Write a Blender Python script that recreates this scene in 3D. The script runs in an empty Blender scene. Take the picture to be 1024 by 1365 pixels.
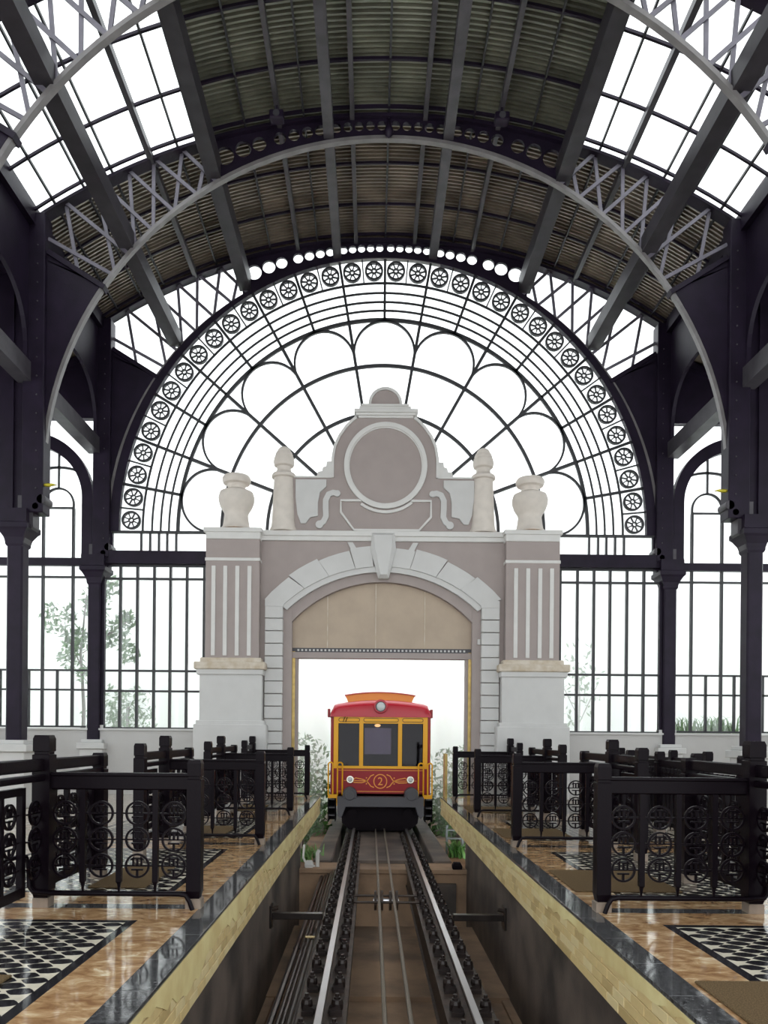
import bpy, bmesh, math, random
from math import sin, cos, pi, sqrt, radians
from mathutils import Vector, Matrix
random.seed(7)
sc = bpy.context.scene
C = sc.collection

# ------------------------------------------------------------------ camera, world, exposure
F, VX, VY = 1025.0, 495.0, 982.0          # focal length and vanishing point in pixels of the 1024x1365 frame
X0 = 0.23                                  # the hall's centre line lies this far right of the camera
cam_d = bpy.data.cameras.new('camera')
cam = bpy.data.objects.new('camera', cam_d); C.objects.link(cam)
cam_d.sensor_fit = 'VERTICAL'; cam_d.sensor_height = 36.0; cam_d.sensor_width = 27.0
cam_d.lens = F / 1365 * 36.0
cam_d.shift_x = (512 - VX) / 1365; cam_d.shift_y = (VY - 682.5) / 1365
cam_d.clip_end = 400
cam.location = (-X0, 0, 1.4)
cam.rotation_euler = (pi / 2, radians(-0.5), 0)
sc.camera = cam

w = bpy.data.worlds.new('overcast'); sc.world = w; w.use_nodes = True
bg = w.node_tree.nodes['Background']
bg.inputs[0].default_value = (0.95, 0.985, 1.0, 1); bg.inputs[1].default_value = 1.0
vs = sc.view_settings
sc.display_settings.display_device = 'sRGB'
vs.view_transform = 'Standard'; vs.look = 'None'; vs.gamma = 1.0; vs.use_curve_mapping = False
vs.exposure = 1.45
sc.cycles.max_bounces = 12; sc.cycles.diffuse_bounces = 5; sc.cycles.glossy_bounces = 4
sc.cycles.transparent_max_bounces = 32; sc.cycles.volume_bounces = 8
sc.cycles.sample_clamp_indirect = 6.0

# ------------------------------------------------------------------ materials
def mat(name, col, rough=0.5, metal=0.0, var=0.0, scale=6.0, bump=0.0, bscale=40.0, col2=None, spec=0.5, coat=0.0, detail=4.0, stretch=None):
    m = bpy.data.materials.new(name); m.use_nodes = True
    nt = m.node_tree; b = nt.nodes['Principled BSDF']
    b.inputs['Base Color'].default_value = (*col, 1); b.inputs['Roughness'].default_value = rough
    b.inputs['Metallic'].default_value = metal; b.inputs['Specular IOR Level'].default_value = spec
    if coat: b.inputs['Coat Weight'].default_value = coat; b.inputs['Coat Roughness'].default_value = 0.05
    tc = nt.nodes.new('ShaderNodeTexCoord')
    src = tc.outputs['Object']
    if stretch:
        mp = nt.nodes.new('ShaderNodeMapping'); mp.inputs['Scale'].default_value = stretch
        nt.links.new(src, mp.inputs['Vector']); src = mp.outputs['Vector']
    if var or col2:
        n = nt.nodes.new('ShaderNodeTexNoise'); n.inputs['Scale'].default_value = scale; n.inputs['Detail'].default_value = detail
        nt.links.new(src, n.inputs['Vector'])
        r = nt.nodes.new('ShaderNodeValToRGB')
        c2 = col2 or tuple(min(1, c * (1 + var)) for c in col)
        c1 = col if col2 else tuple(c * (1 - var) for c in col)
        r.color_ramp.elements[0].color = (*c1, 1); r.color_ramp.elements[1].color = (*c2, 1)
        r.color_ramp.elements[0].position = 0.35; r.color_ramp.elements[1].position = 0.65
        nt.links.new(n.outputs['Fac'], r.inputs['Fac']); nt.links.new(r.outputs['Color'], b.inputs['Base Color'])
    if bump:
        n2 = nt.nodes.new('ShaderNodeTexNoise'); n2.inputs['Scale'].default_value = bscale; n2.inputs['Detail'].default_value = 3
        nt.links.new(src, n2.inputs['Vector'])
        bp = nt.nodes.new('ShaderNodeBump'); bp.inputs['Strength'].default_value = bump; bp.inputs['Distance'].default_value = 0.01
        nt.links.new(n2.outputs['Fac'], bp.inputs['Height']); nt.links.new(bp.outputs['Normal'], b.inputs['Normal'])
    return m

def glass_mat(name, tint=(0.97, 0.98, 0.98), gl=0.05):
    m = bpy.data.materials.new(name); m.use_nodes = True
    nt = m.node_tree; nt.nodes.clear()
    o = nt.nodes.new('ShaderNodeOutputMaterial'); mx = nt.nodes.new('ShaderNodeMixShader')
    t = nt.nodes.new('ShaderNodeBsdfTransparent'); t.inputs[0].default_value = (*tint, 1)
    g = nt.nodes.new('ShaderNodeBsdfGlossy'); g.inputs['Roughness'].default_value = 0.03
    mx.inputs[0].default_value = gl
    nt.links.new(t.outputs[0], mx.inputs[1]); nt.links.new(g.outputs[0], mx.inputs[2]); nt.links.new(mx.outputs[0], o.inputs[0])
    return m

def emit_mat(name, col, s):
    m = mat(name, col, 0.4); b = m.node_tree.nodes['Principled BSDF']
    b.inputs['Emission Color'].default_value = (*col, 1); b.inputs['Emission Strength'].default_value = s
    return m

M = {}
M['iron'] = mat('painted_iron_dark', (0.0125, 0.0075, 0.0185), 0.48, spec=0.22, var=0.2, scale=3, bump=0.15, bscale=25)
M['flange'] = mat('arch_flange_lit_iron', (0.16, 0.15, 0.15), 0.4, var=0.15, scale=4)  # same iron paint, lightened: window light on the soffit put into the colour
M['lattice'] = mat('lattice_grey_lit', (0.13, 0.12, 0.15), 0.45, var=0.15, scale=4)  # paler grey paint, with the light on the bars' fronts added into it
M['grey'] = mat('painted_iron_grey', (0.055, 0.05, 0.058), 0.42, spec=0.4, var=0.2, scale=4, bump=0.1)
M['beam'] = mat('beam_paint', (0.034, 0.030, 0.036), 0.45, spec=0.3, var=0.2, scale=4)
M['mull'] = mat('mullion_iron', (0.028, 0.028, 0.032), 0.5)
M['rail'] = mat('railing_black_paint', (0.004, 0.002, 0.004), 0.36, bump=0.08, bscale=60, spec=0.09)
M['sheet'] = mat('corrugated_sheet', (0.20, 0.165, 0.125), 0.36, metal=0.35, var=0.3, scale=1.6)
M['sheet2'] = mat('corrugated_sheet_near_light', (0.165, 0.165, 0.125), 0.36, metal=0.35, var=0.3, scale=1.6)  # same sheet; olive shading of the nearer bays put into its colour
M['white'] = mat('white_plaster', (0.555, 0.55, 0.54), 0.75, var=0.025, scale=3, bump=0.05)
M['parapet'] = mat('grey_white_wall', (0.47, 0.46, 0.45), 0.8, var=0.03, scale=2)
M['trim'] = mat('pale_moulding', (0.63, 0.62, 0.60), 0.7, var=0.025, scale=4)
M['taupe'] = mat('taupe_plaster', (0.345, 0.295, 0.28), 0.8, var=0.03, scale=3, bump=0.1, bscale=60)
M['stone'] = mat('urn_plaster', (0.64, 0.585, 0.53), 0.75, var=0.05, scale=5, bump=0.05)
M['grime'] = mat('rusty_grime', (0.30, 0.19, 0.10), 0.8, var=0.4, scale=12)
M['foot'] = mat('post_foot_stone', (0.20, 0.155, 0.12), 0.5, var=0.2)
M['cap'] = mat('weathered_cap', (0.60, 0.54, 0.46), 0.7, col2=(0.46, 0.38, 0.28), scale=5)
M['shutter'] = mat('beige_shutter', (0.42, 0.335, 0.255), 0.65, var=0.05, scale=2.5)
M['brass'] = mat('brass_track', (0.42, 0.30, 0.10), 0.4, metal=0.5, var=0.2)
M['granite'] = mat('black_granite', (0.060, 0.060, 0.062), 0.07, var=0.5, scale=30, bump=0.03, bscale=4)
M['blackline'] = mat('black_marble', (0.02, 0.019, 0.022), 0.10, var=0.3, scale=15)
M['ivory'] = mat('ivory_marble', (0.62, 0.57, 0.46), 0.09, var=0.1, scale=9)
M['marble'] = mat('brown_marble', (0.30, 0.15, 0.078), 0.08, col2=(0.56, 0.40, 0.26), scale=4.5, detail=9, stretch=(1.0, 2.6, 1), bump=0.03, bscale=3)
def marble_mat():
    m = mat('brown_marble', (0.3, 0.15, 0.08), 0.08, bump=0.03, bscale=3); nt = m.node_tree; b = nt.nodes['Principled BSDF']
    g = nt.nodes.new('ShaderNodeNewGeometry')
    mp = nt.nodes.new('ShaderNodeMapping'); mp.inputs['Scale'].default_value = (1.0, 1.7, 1.0); mp.inputs['Rotation'].default_value = (0, 0, 0.35)
    nt.links.new(g.outputs['Position'], mp.inputs['Vector'])
    n = nt.nodes.new('ShaderNodeTexNoise'); n.inputs['Scale'].default_value = 5.5; n.inputs['Detail'].default_value = 10; n.inputs['Roughness'].default_value = 0.62; n.inputs['Distortion'].default_value = 0.9
    nt.links.new(mp.outputs['Vector'], n.inputs['Vector'])
    r = nt.nodes.new('ShaderNodeValToRGB'); e = r.color_ramp.elements
    e[0].position = 0.36; e[0].color = (0.24, 0.125, 0.058, 1); e[1].position = 0.72; e[1].color = (0.78, 0.69, 0.52, 1)
    for p, c in ((0.47, (0.35, 0.205, 0.10, 1)), (0.56, (0.45, 0.29, 0.155, 1)), (0.63, (0.58, 0.43, 0.26, 1))):
        k = e.new(p); k.color = c
    nt.links.new(n.outputs['Fac'], r.inputs['Fac']); nt.links.new(r.outputs['Color'], b.inputs['Base Color'])
    return m
M['marble'] = marble_mat()
M['palefloor'] = mat('pale_marble', (0.50, 0.46, 0.40), 0.09, col2=(0.42, 0.33, 0.24), scale=2.5, bump=0.03, bscale=3)
M['fascia'] = mat('cream_tile', (0.58, 0.44, 0.21), 0.5, var=0.12, scale=4, bump=0.1)
M['fascia2'] = mat('cream_tile_pale', (0.64, 0.52, 0.28), 0.5, var=0.1, scale=4, bump=0.1)
M['fascia3'] = mat('cream_tile_dark', (0.45, 0.33, 0.15), 0.5, var=0.12, scale=4, bump=0.1)
M['skim'] = mat('cream_plaster', (0.68, 0.59, 0.30), 0.6, col2=(0.54, 0.42, 0.19), scale=3, bump=0.5, bscale=9)
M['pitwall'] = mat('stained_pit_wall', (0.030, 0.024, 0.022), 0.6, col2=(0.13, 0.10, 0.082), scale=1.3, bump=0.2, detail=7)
M['concrete'] = mat('brown_concrete', (0.32, 0.205, 0.125), 0.75, col2=(0.15, 0.097, 0.062), scale=1.5, bump=0.3, bscale=12, detail=8)
M['steel'] = mat('polished_rail', (0.50, 0.50, 0.52), 0.28, metal=0.9)
M['cable'] = mat('greased_cable', (0.20, 0.17, 0.14), 0.4, metal=0.6, bump=0.6, bscale=160)
M['rust'] = mat('rusty_steel', (0.035, 0.022, 0.016), 0.5, metal=0.3, var=0.5, scale=9, bump=0.2)
M['chair'] = mat('rail_chair_iron', (0.016, 0.010, 0.009), 0.4, metal=0.2, var=0.4)
M['pipe'] = mat('dark_pipe', (0.020, 0.015, 0.014), 0.3, metal=0.3, var=0.4)
M['red'] = mat('red_enamel', (0.27, 0.004, 0.010), 0.3, spec=0.3)
M['redroof'] = mat('red_roof_enamel', (0.46, 0.012, 0.028), 0.3, spec=0.4)
M['yellow'] = mat('yellow_enamel', (0.78, 0.38, 0.012), 0.35, spec=0.3)
M['orange'] = mat('orange_enamel', (0.80, 0.30, 0.05), 0.4, spec=0.3)
M['dgrey'] = mat('bumper_grey', (0.050, 0.048, 0.056), 0.5)
M['under'] = mat('undercarriage', (0.006, 0.004, 0.006), 0.7, spec=0.1)
M['lens'] = mat('lamp_lens', (0.55, 0.58, 0.58), 0.15)
M['chrome'] = mat('chrome', (0.7, 0.68, 0.6), 0.2, metal=1.0)
M['cabin'] = mat('cabin_dark', (0.035, 0.022, 0.028), 0.6)
M['glow'] = emit_mat('cabin_lamp', (1.0, 0.6, 0.2), 2.0)
M['glass'] = glass_mat('window_glass')
M['tramglass'] = glass_mat('tinted_glass', (0.47, 0.44, 0.50), 0.018)
M['mat'] = mat('coir_mat', (0.125, 0.085, 0.046), 0.95, spec=0.05, var=0.35, scale=120, bump=0.8, bscale=200)
M['leaf'] = mat('green_leaf', (0.045, 0.15, 0.025), 0.5, col2=(0.10, 0.25, 0.05), scale=3)
M['leaf2'] = mat('pale_leaf', (0.09, 0.20, 0.06), 0.5, col2=(0.16, 0.30, 0.09), scale=3)
M['bark'] = mat('bark', (0.10, 0.075, 0.05), 0.8, var=0.3)
M['grass'] = mat('grassy_slope', (0.06, 0.16, 0.035), 0.9, col2=(0.12, 0.20, 0.06), scale=1.2, bump=0.6, bscale=20)
M['pvc'] = mat('white_pvc', (0.62, 0.62, 0.60), 0.4)
M['ladder'] = mat('galvanised', (0.22, 0.25, 0.25), 0.4, metal=0.6)
M['copper'] = mat('coppery_board', (0.50, 0.27, 0.18), 0.4, var=0.15)
M['bird'] = mat('yellow_brass', (0.50, 0.42, 0.03), 0.35, metal=0.4)

# ------------------------------------------------------------------ mesh builder
class MB:
    def __init__(s): s.v = []; s.f = []
    def box(s, x0, x1, y0, y1, z0, z1):
        n = len(s.v)
        s.v += [(x0, y0, z0), (x1, y0, z0), (x1, y1, z0), (x0, y1, z0), (x0, y0, z1), (x1, y0, z1), (x1, y1, z1), (x0, y1, z1)]
        s.f += [tuple(n + i for i in q) for q in ((0, 3, 2, 1), (4, 5, 6, 7), (0, 1, 5, 4), (1, 2, 6, 5), (2, 3, 7, 6), (3, 0, 4, 7))]
        return s
    def prism(s, poly, a, b, axis='y'):
        n = len(s.v); k = len(poly)
        for t in (a, b):
            for p, q in poly:
                s.v.append((p, t, q) if axis == 'y' else (t, p, q) if axis == 'x' else (p, q, t))
        s.f.append(tuple(range(n, n + k))); s.f.append(tuple(range(n + 2 * k - 1, n + k - 1, -1)))
        for i in range(k):
            j = (i + 1) % k; s.f.append((n + i, n + j, n + k + j, n + k + i))
        return s
    def band(s, inner, outer, a, b, axis='y', closed=False):
        n = len(s.v); k = len(inner)
        for t in (a, b):
            for ring in (inner, outer):
                for p, q in ring:
                    s.v.append((p, t, q) if axis == 'y' else (t, p, q) if axis == 'x' else (p, q, t))
        A, B, D, E = n, n + k, n + 2 * k, n + 3 * k
        for i in range(k if closed else k - 1):
            j = (i + 1) % k
            s.f += [(A + i, A + j, B + j, B + i), (D + i, E + i, E + j, D + j), (A + i, D + i, D + j, A + j), (B + i, B + j, E + j, E + i)]
        if not closed:
            for i in (0, k - 1): s.f.append((A + i, B + i, E + i, D + i))
        return s
    def tube(s, pts, r, n=8, closed=False, sq=False):
        pts = [Vector(p) for p in pts]; k = len(pts); base = len(s.v)
        if sq: n = 4
        prev = None
        for i, p in enumerate(pts):
            if closed: d = pts[(i + 1) % k] - pts[i - 1]
            else: d = pts[min(i + 1, k - 1)] - pts[max(i - 1, 0)]
            d.normalize()
            if prev is None:
                up = Vector((0, 0, 1)) if abs(d.z) < 0.9 else Vector((0, 1, 0))
                u = d.cross(up).normalized()
            else:
                u = (prev - d * prev.dot(d)).normalized()
            prev = u; v = d.cross(u)
            rr = r[i] if isinstance(r, (list, tuple)) else r
            for a in range(n):
                t = 2 * pi * a / n + (pi / 4 if sq else 0)
                q = p + u * (cos(t) * rr) + v * (sin(t) * rr); s.v.append(tuple(q))
        for i in range(k if closed else k - 1):
            j = (i + 1) % k
            for a in range(n):
                b = (a + 1) % n
                s.f.append((base + i * n + a, base + i * n + b, base + j * n + b, base + j * n + a))
        if not closed:
            s.f.append(tuple(base + a for a in reversed(range(n)))); s.f.append(tuple(base + (k - 1) * n + a for a in range(n)))
        return s
    def bar(s, p, q, wdt, y0, y1):               # flat bar in the XZ plane from p to q
        d = Vector((q[0] - p[0], q[1] - p[1])); d.normalize(); nx, nz = -d.y * wdt / 2, d.x * wdt / 2
        return s.prism([(p[0] + nx, p[1] + nz), (q[0] + nx, q[1] + nz), (q[0] - nx, q[1] - nz), (p[0] - nx, p[1] - nz)], y0, y1)
    def strip(s, path, wdt, y0, y1, closed=False):   # constant-width strip along an XZ path
        k = len(path); A = []; B = []
        for i in range(k):
            if closed: a, b = path[i - 1], path[(i + 1) % k]
            else: a, b = path[max(i - 1, 0)], path[min(i + 1, k - 1)]
            d = Vector((b[0] - a[0], b[1] - a[1])); d.normalize()
            A.append((path[i][0] - d.y * wdt / 2, path[i][1] + d.x * wdt / 2)); B.append((path[i][0] + d.y * wdt / 2, path[i][1] - d.x * wdt / 2))
        return s.band(A, B, y0, y1, closed=closed)
    def lathe(s, prof, cx=0, cy=0, n=24, cap=True):   # prof: (r, z)
        base = len(s.v); k = len(prof)
        for r, z in prof:
            for a in range(n):
                t = 2 * pi * a / n; s.v.append((cx + r * cos(t), cy + r * sin(t), z))
        for i in range(k - 1):
            for a in range(n):
                b = (a + 1) % n; s.f.append((base + i * n + a, base + i * n + b, base + (i + 1) * n + b, base + (i + 1) * n + a))
        if cap:
            s.f.append(tuple(base + a for a in reversed(range(n)))); s.f.append(tuple(base + (k - 1) * n + a for a in range(n)))
        return s
    def sqlathe(s, prof, cx, cy):                # square section: (half width, z)
        base = len(s.v); k = len(prof)
        for h, z in prof:
            s.v += [(cx - h, cy - h, z), (cx + h, cy - h, z), (cx + h, cy + h, z), (cx - h, cy + h, z)]
        for i in range(k - 1):
            for a in range(4):
                b = (a + 1) % 4; s.f.append((base + i * 4 + a, base + i * 4 + b, base + (i + 1) * 4 + b, base + (i + 1) * 4 + a))
        s.f.append((base + 3, base + 2, base + 1, base)); s.f.append(tuple(base + (k - 1) * 4 + a for a in range(4)))
        return s
    def disc(s, cx, cz, r, y0, y1, n=24):
        return s.prism([(cx + r * cos(2 * pi * i / n), cz + r * sin(2 * pi * i / n)) for i in range(n)], y0, y1)
    def ball(s, c, r, n=12, sx=1, sy=1, sz=1):
        base = len(s.v); m = n // 2
        for i in range(1, m):
            p = pi * i / m
            for a in range(n):
                t = 2 * pi * a / n
                s.v.append((c[0] + r * sx * sin(p) * cos(t), c[1] + r * sy * sin(p) * sin(t), c[2] + r * sz * cos(p)))
        top = len(s.v); s.v.append((c[0], c[1], c[2] + r * sz)); bot = len(s.v); s.v.append((c[0], c[1], c[2] - r * sz))
        for i in range(m - 2):
            for a in range(n):
                b = (a + 1) % n; s.f.append((base + i * n + a, base + (i + 1) * n + a, base + (i + 1) * n + b, base + i * n + b))
        for a in range(n):
            b = (a + 1) % n
            s.f.append((top, base + a, base + b)); s.f.append((bot, base + (m - 2) * n + b, base + (m - 2) * n + a))
        return s
    def mesh(s, name, m, smooth=False, bevel=0.0, recalc=True):
        me = bpy.data.meshes.new(name); me.from_pydata(s.v, [], s.f)
        if recalc or bevel:
            bm = bmesh.new(); bm.from_mesh(me)
            bmesh.ops.recalc_face_normals(bm, faces=bm.faces)
            if bevel:
                es = [e for e in bm.edges if len(e.link_faces) == 2 and e.calc_face_angle(0) > 0.6]
                bmesh.ops.bevel(bm, geom=es, offset=bevel, segments=1, affect='EDGES', clamp_overlap=True)
            bm.to_mesh(me); bm.free()
        if smooth:
            me.polygons.foreach_set('use_smooth', [True] * len(me.polygons))
            me.set_sharp_from_angle(angle=radians(38))
        me.materials.append(M[m] if isinstance(m, str) else m)
        return me
    def build(s, name, m, parent=None, smooth=False, bevel=0.0, loc=None):
        return link(name, s.mesh(name, m, smooth, bevel), parent, loc)

def link(name, me, parent=None, loc=None, rot=None, scale=None):
    o = bpy.data.objects.new(name, me); C.objects.link(o)
    if parent is not None: o.parent = parent
    if loc: o.location = loc
    if rot: o.rotation_euler = rot
    if scale: o.scale = scale
    return o
def tag(o, label, cat=None, group=None, kind=None):
    o['label'] = label
    if cat: o['category'] = cat
    if group: o['group'] = group
    if kind: o['kind'] = kind
    return o
def thing(name, label, cat, loc=(0, 0, 0), group=None, kind=None, rz=0):
    o = link(name, None, None, loc, (0, 0, rz)); o.empty_display_size = 0.2
    return tag(o, label, cat, group, kind)
def struct(name, label, loc=(0, 0, 0)):
    o = link(name, None, None, loc); o['kind'] = 'structure'; o['label'] = label
    return o
def copy_tree(o, parent=None):
    c = o.copy(); C.objects.link(c); c.parent = parent
    for ch in o.children: copy_tree(ch, c)
    return c

# ------------------------------------------------------------------ hall dimensions (x from the centre line, z from the platform top)
YF, BAY = 18.2, 3.64
FR = [YF - BAY * i for i in range(3)]            # planes of the three arch frames in view
AX, BZ, ZC = 6.46, 6.49, 6.2                      # lower arch: half width, rise, springing height
def low(x): return ZC + BZ * sqrt(max(0, 1 - (x / AX) ** 2))
def top(x): return 1.13 + sqrt(144 - x * x)
def roofz(x): return top(x) + 0.09

# ------------------------------------------------------------------ arch frames
def perforated_cell(mb, poly, cx, cz, r, y0, y1):
    angs = sorted(set([2 * pi * i / 24 for i in range(24)] + [math.atan2(q - cz, p - cx) % (2 * pi) for p, q in poly]))
    inn = []; out = []
    for a in angs:
        dx, dz = cos(a), sin(a); best = 1e9
        for i in range(len(poly)):
            (px, pz), (qx, qz) = poly[i], poly[(i + 1) % len(poly)]
            ex, ez = qx - px, qz - pz; den = dx * ez - dz * ex
            if abs(den) < 1e-9: continue
            t = ((px - cx) * ez - (pz - cz) * ex) / den; u = ((px - cx) * dz - (pz - cz) * dx) / den
            if t > 1e-6 and -1e-4 <= u <= 1 + 1e-4: best = min(best, t)
        best = max(best, r + 0.004)
        inn.append((cx + dx * r, cz + dz * r)); out.append((cx + dx * best, cz + dz * best))
    mb.band(inn, out, y0, y1, closed=True)

def far_px(px, py): return ((px - 508.3) / 56.3, 1.4 + (982 - py) / 56.3)

def make_frame(COLX):
    root = thing('arch_frame', '', 'arch frame')
    # lower arch flange (wide soffit strip) with straight feet
    ins = []; outs = []
    N = 72
    ins.append((-AX, 5.86)); outs.append((-AX - 0.065, 5.86))
    for i in range(N + 1):
        t = pi - pi * i / N
        ins.append((AX * cos(t), ZC + BZ * sin(t))); outs.append(((AX + 0.065) * cos(t), ZC + (BZ + 0.065) * sin(t)))
    ins.append((AX, 5.86)); outs.append((AX + 0.065, 5.86))
    MB().band(ins, outs, -0.055, 0.055).build('arch_flange', 'flange', root, smooth=True)
    # top chord
    xs = [-6.7 + 13.4 * i / 48 for i in range(49)]
    MB().band([(x, top(x) - 0.06) for x in xs], [(x, top(x)) for x in xs], -0.12, 0.12).build('top_chord', 'iron', root)
    # perforated crown plate
    hx = [.13, .345, .56, .77, .985, 1.3, 1.535, 1.79, 2.055, 2.445, 2.745, 3.09]
    hr = [.088, .088, .088, .09, .092, .1, .106, .112, .118, .134, .152, .174]
    X = [-a for a in reversed(hx)] + hx; R = list(reversed(hr)) + hr
    bnd = [-3.36] + [(X[i] + X[i + 1]) / 2 for i in range(len(X) - 1)] + [3.36]
    mb = MB()
    for i, x in enumerate(X):
        a, b = bnd[i], bnd[i + 1]
        poly = [(a, low(a) + 0.06), (b, low(b) + 0.06), (b, top(b) - 0.03), (a, top(a) - 0.03)]
        cz = (low(x) + 0.10 + top(x) - 0.03) / 2
        perforated_cell(mb, poly, x, cz, R[i], -0.035, 0.035)
    mb.build('crown_plate', 'iron', root)
    for s in (-1, 1):
        # lattice: each member one piece
        vert = [((316.7, 358), (305, 400)), ((288, 364), (280.5, 423)), ((258, 375), (258, 438)), ((232, 387), (238.6, 461)), ((198, 405), (217.6, 489.5)), ((165, 425), (187, 502))]
        diag = [((290, 362), (326, 388)), ((261.5, 375), (305, 402)), ((233, 387), (280.5, 423)), ((204, 400), (257.6, 442)), ((166, 425), (233, 474)), ((147, 455), (215.7, 494))]
        for k, (p, q) in enumerate(vert + diag):
            (x1, z1), (x2, z2) = far_px(*p), far_px(*q)
            if x1 > -6.4: z1 = top(x1) - 0.04
            z2 = low(x2) + 0.04
            off = 0.02 if k < 6 else -0.02
            MB().bar((s * abs(x1), z1), (s * abs(x2), z2), 0.065, off - 0.018, off + 0.018).build('lattice_bar', 'lattice', root)
        # solid spandrel
        pts = [(6.41, 10.49), (5.33, 9.82)]
        for i in range(13):
            x = 5.36 + (AX + 0.03 - 5.36) * (1 - (1 - i / 12) ** 2)
            pts.append((x + 0.03, ZC + (BZ + 0.05) * sqrt(max(0, 1 - (x / (AX + 0.04)) ** 2))))
        pts += [(AX + 0.05, 5.8), (6.8, 5.8), (6.8, 10.49)]
        sp = MB().prism([(s * x, z) for x, z in pts], -0.06, 0.06).build('spandrel_plate', 'iron', root)
        e = [(6.41, 10.49), (5.33, 9.82)]
        MB().strip([(s * x, z) for x, z in e], 0.09, -0.1, 0.1).build('edge_angle', 'iron', sp)
        # upper post
        po = MB().box(s * 6.42, s * 6.82, -0.17, 0.17, 5.55, top(6.6) + 0.02).build('upper_post', 'iron', root, bevel=0.015)
        rv = MB()
        for i in range(14):
            z = 6.0 + i * 0.35
            rv.ball((s * 6.55, -0.175, z), 0.017, 6)
        rv.build('rivets', 'grey', po)['kind'] = 'stuff'
        # plate bracing the post towards the aisle
        if COLX > 6.9:
            op = [(6.8, 5.5), (7.2, 5.5)] + [(7.45 + 0.5 * (i / 8) ** 2, 5.75 + 4.4 * i / 8) for i in range(9)] + [(6.8, 10.3)]
            pp = MB().prism([(s * x, z) for x, z in op], -0.08, 0.08).build('aisle_bracket_plate', 'iron', root)
            MB().box(s * 7.0, s * 7.08, -0.13, -0.07, 5.6, 10.2).build('bracket_rib', 'iron', pp)
        # column with shaft, capital and plinth
        col = MB().sqlathe([(0.15, 1.25), (0.15, 5.0)], s * COLX, 0).build('column_shaft', 'iron', root, bevel=0.03)
        cp = MB()
        cp.sqlathe([(0.15, 4.92), (0.17, 4.96), (0.17, 5.0), (0.19, 5.08), (0.26, 5.2), (0.30, 5.24), (0.30, 5.33), (0.27, 5.35), (0.27, 5.6)], s * COLX, 0)
        cp.build('column_capital', 'iron', col)
        # scrolled corbel under the foot of the arch
        cb = MB()
        prof = [(6.40, 5.87), (6.38, 5.80), (6.42, 5.73), (6.50, 5.72), (6.50, 5.66), (6.54, 5.60), (6.61, 5.59), (6.61, 5.28), (6.68, 5.22), (6.76, 5.08), (6.79, 4.94), (6.9, 4.94), (6.9, 5.87)]
        cb.prism([(s * x, z) for x, z in prof], -0.14, 0.14)
        cbo = cb.build('corbel', 'grey', root)
        sr = MB()
        for (x, z, r) in ((6.45, 5.80, 0.085), (6.56, 5.665, 0.06)):
            n = 16; base = [(s * x + r * cos(2 * pi * i / n), z + r * sin(2 * pi * i / n)) for i in range(n)]
            sr.prism(base, -0.17, 0.17)
        sr.build('corbel_scroll', 'grey', cbo)
        pd = MB()
        pd.box(s * COLX - 0.27, s * COLX + 0.27, -0.27, 0.27, 0.0, 1.06)
        pd.box(s * COLX - 0.33, s * COLX + 0.33, -0.33, 0.33, 1.06, 1.2)
        pd.box(s * COLX - 0.25, s * COLX + 0.25, -0.25, 0.25, 1.2, 1.28)
        pd.build('column_plinth', 'white', root, bevel=0.012)
    return root
lab = ['far iron arch frame around the glazed lunette behind the gate', 'middle iron arch frame with perforated crown and pale lattice, its columns at the photo edges', 'nearest iron arch frame, only its lattice showing in the top corners']
for i, y in enumerate(FR):
    o = make_frame(6.77 if i == 0 else 6.95)
    o.location = (0, y, 0); o['label'] = lab[i]; o['group'] = 'iron arch frames of the hall'

# ------------------------------------------------------------------ ceiling: corrugated sheets, skylight panes, purlins
ceil_o = struct('ceiling', 'barrel roof of corrugated sheet with glazed skylight strips on both sides')
def roof_sheet(x0, x1, y0, y1, nwave, m, name='roof_sheet'):
    key = (round(abs(x0), 3), round(abs(x1), 3), x0 < 0, nwave, m)
    L = y1 - y0
    if key not in SHEETS:
        mb = MB(); nx = 2; prof = [(L / nwave * (w_ + u), v) for w_ in range(nwave) for u, v in ((0, 0), (0.5, 0.012), (0.56, 0.05), (0.94, 0.05))] + [(L, 0)]
        ny = len(prof) - 1
        for (y, a) in prof:
            for i in range(nx + 1):
                x = x0 + (x1 - x0) * i / nx
                mb.v.append((x, y, roofz(x) + a))
        n = len(mb.v)
        for j in range(ny):
            for i in range(nx):
                p = j * (nx + 1) + i
                mb.f.append((p, p + 1, p + nx + 2, p + nx + 1))
        me = mb.mesh(name, m, recalc=False)
        SHEETS[key] = me
    o = link(name, SHEETS[key], ceil_o, (0, y0, 0))
    return o
SHEETS = {}
CORR = [0, 0.69, 1.13, 1.6, 2.06, 2.7, 3.42]
SKY = [3.56, 3.98, 4.48, 5.2, 5.74, 6.28, 6.66]
FARC = CORR + [3.98, 4.48, 5.2, 5.74, 6.28, 6.66]
def pane_roof(x0, x1, y0, y1):
    mb = MB(); xs = [x0 + 0.01, (x0 + x1) / 2, x1 - 0.01] if x0 > 0 else [x0 + 0.01, (x0 + x1) / 2, x1 - 0.01]
    mb.band([(x, roofz(x)) for x in xs], [(x, roofz(x) + 0.008) for x in xs], y0 + 0.01, y1 - 0.01)
    return mb
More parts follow.
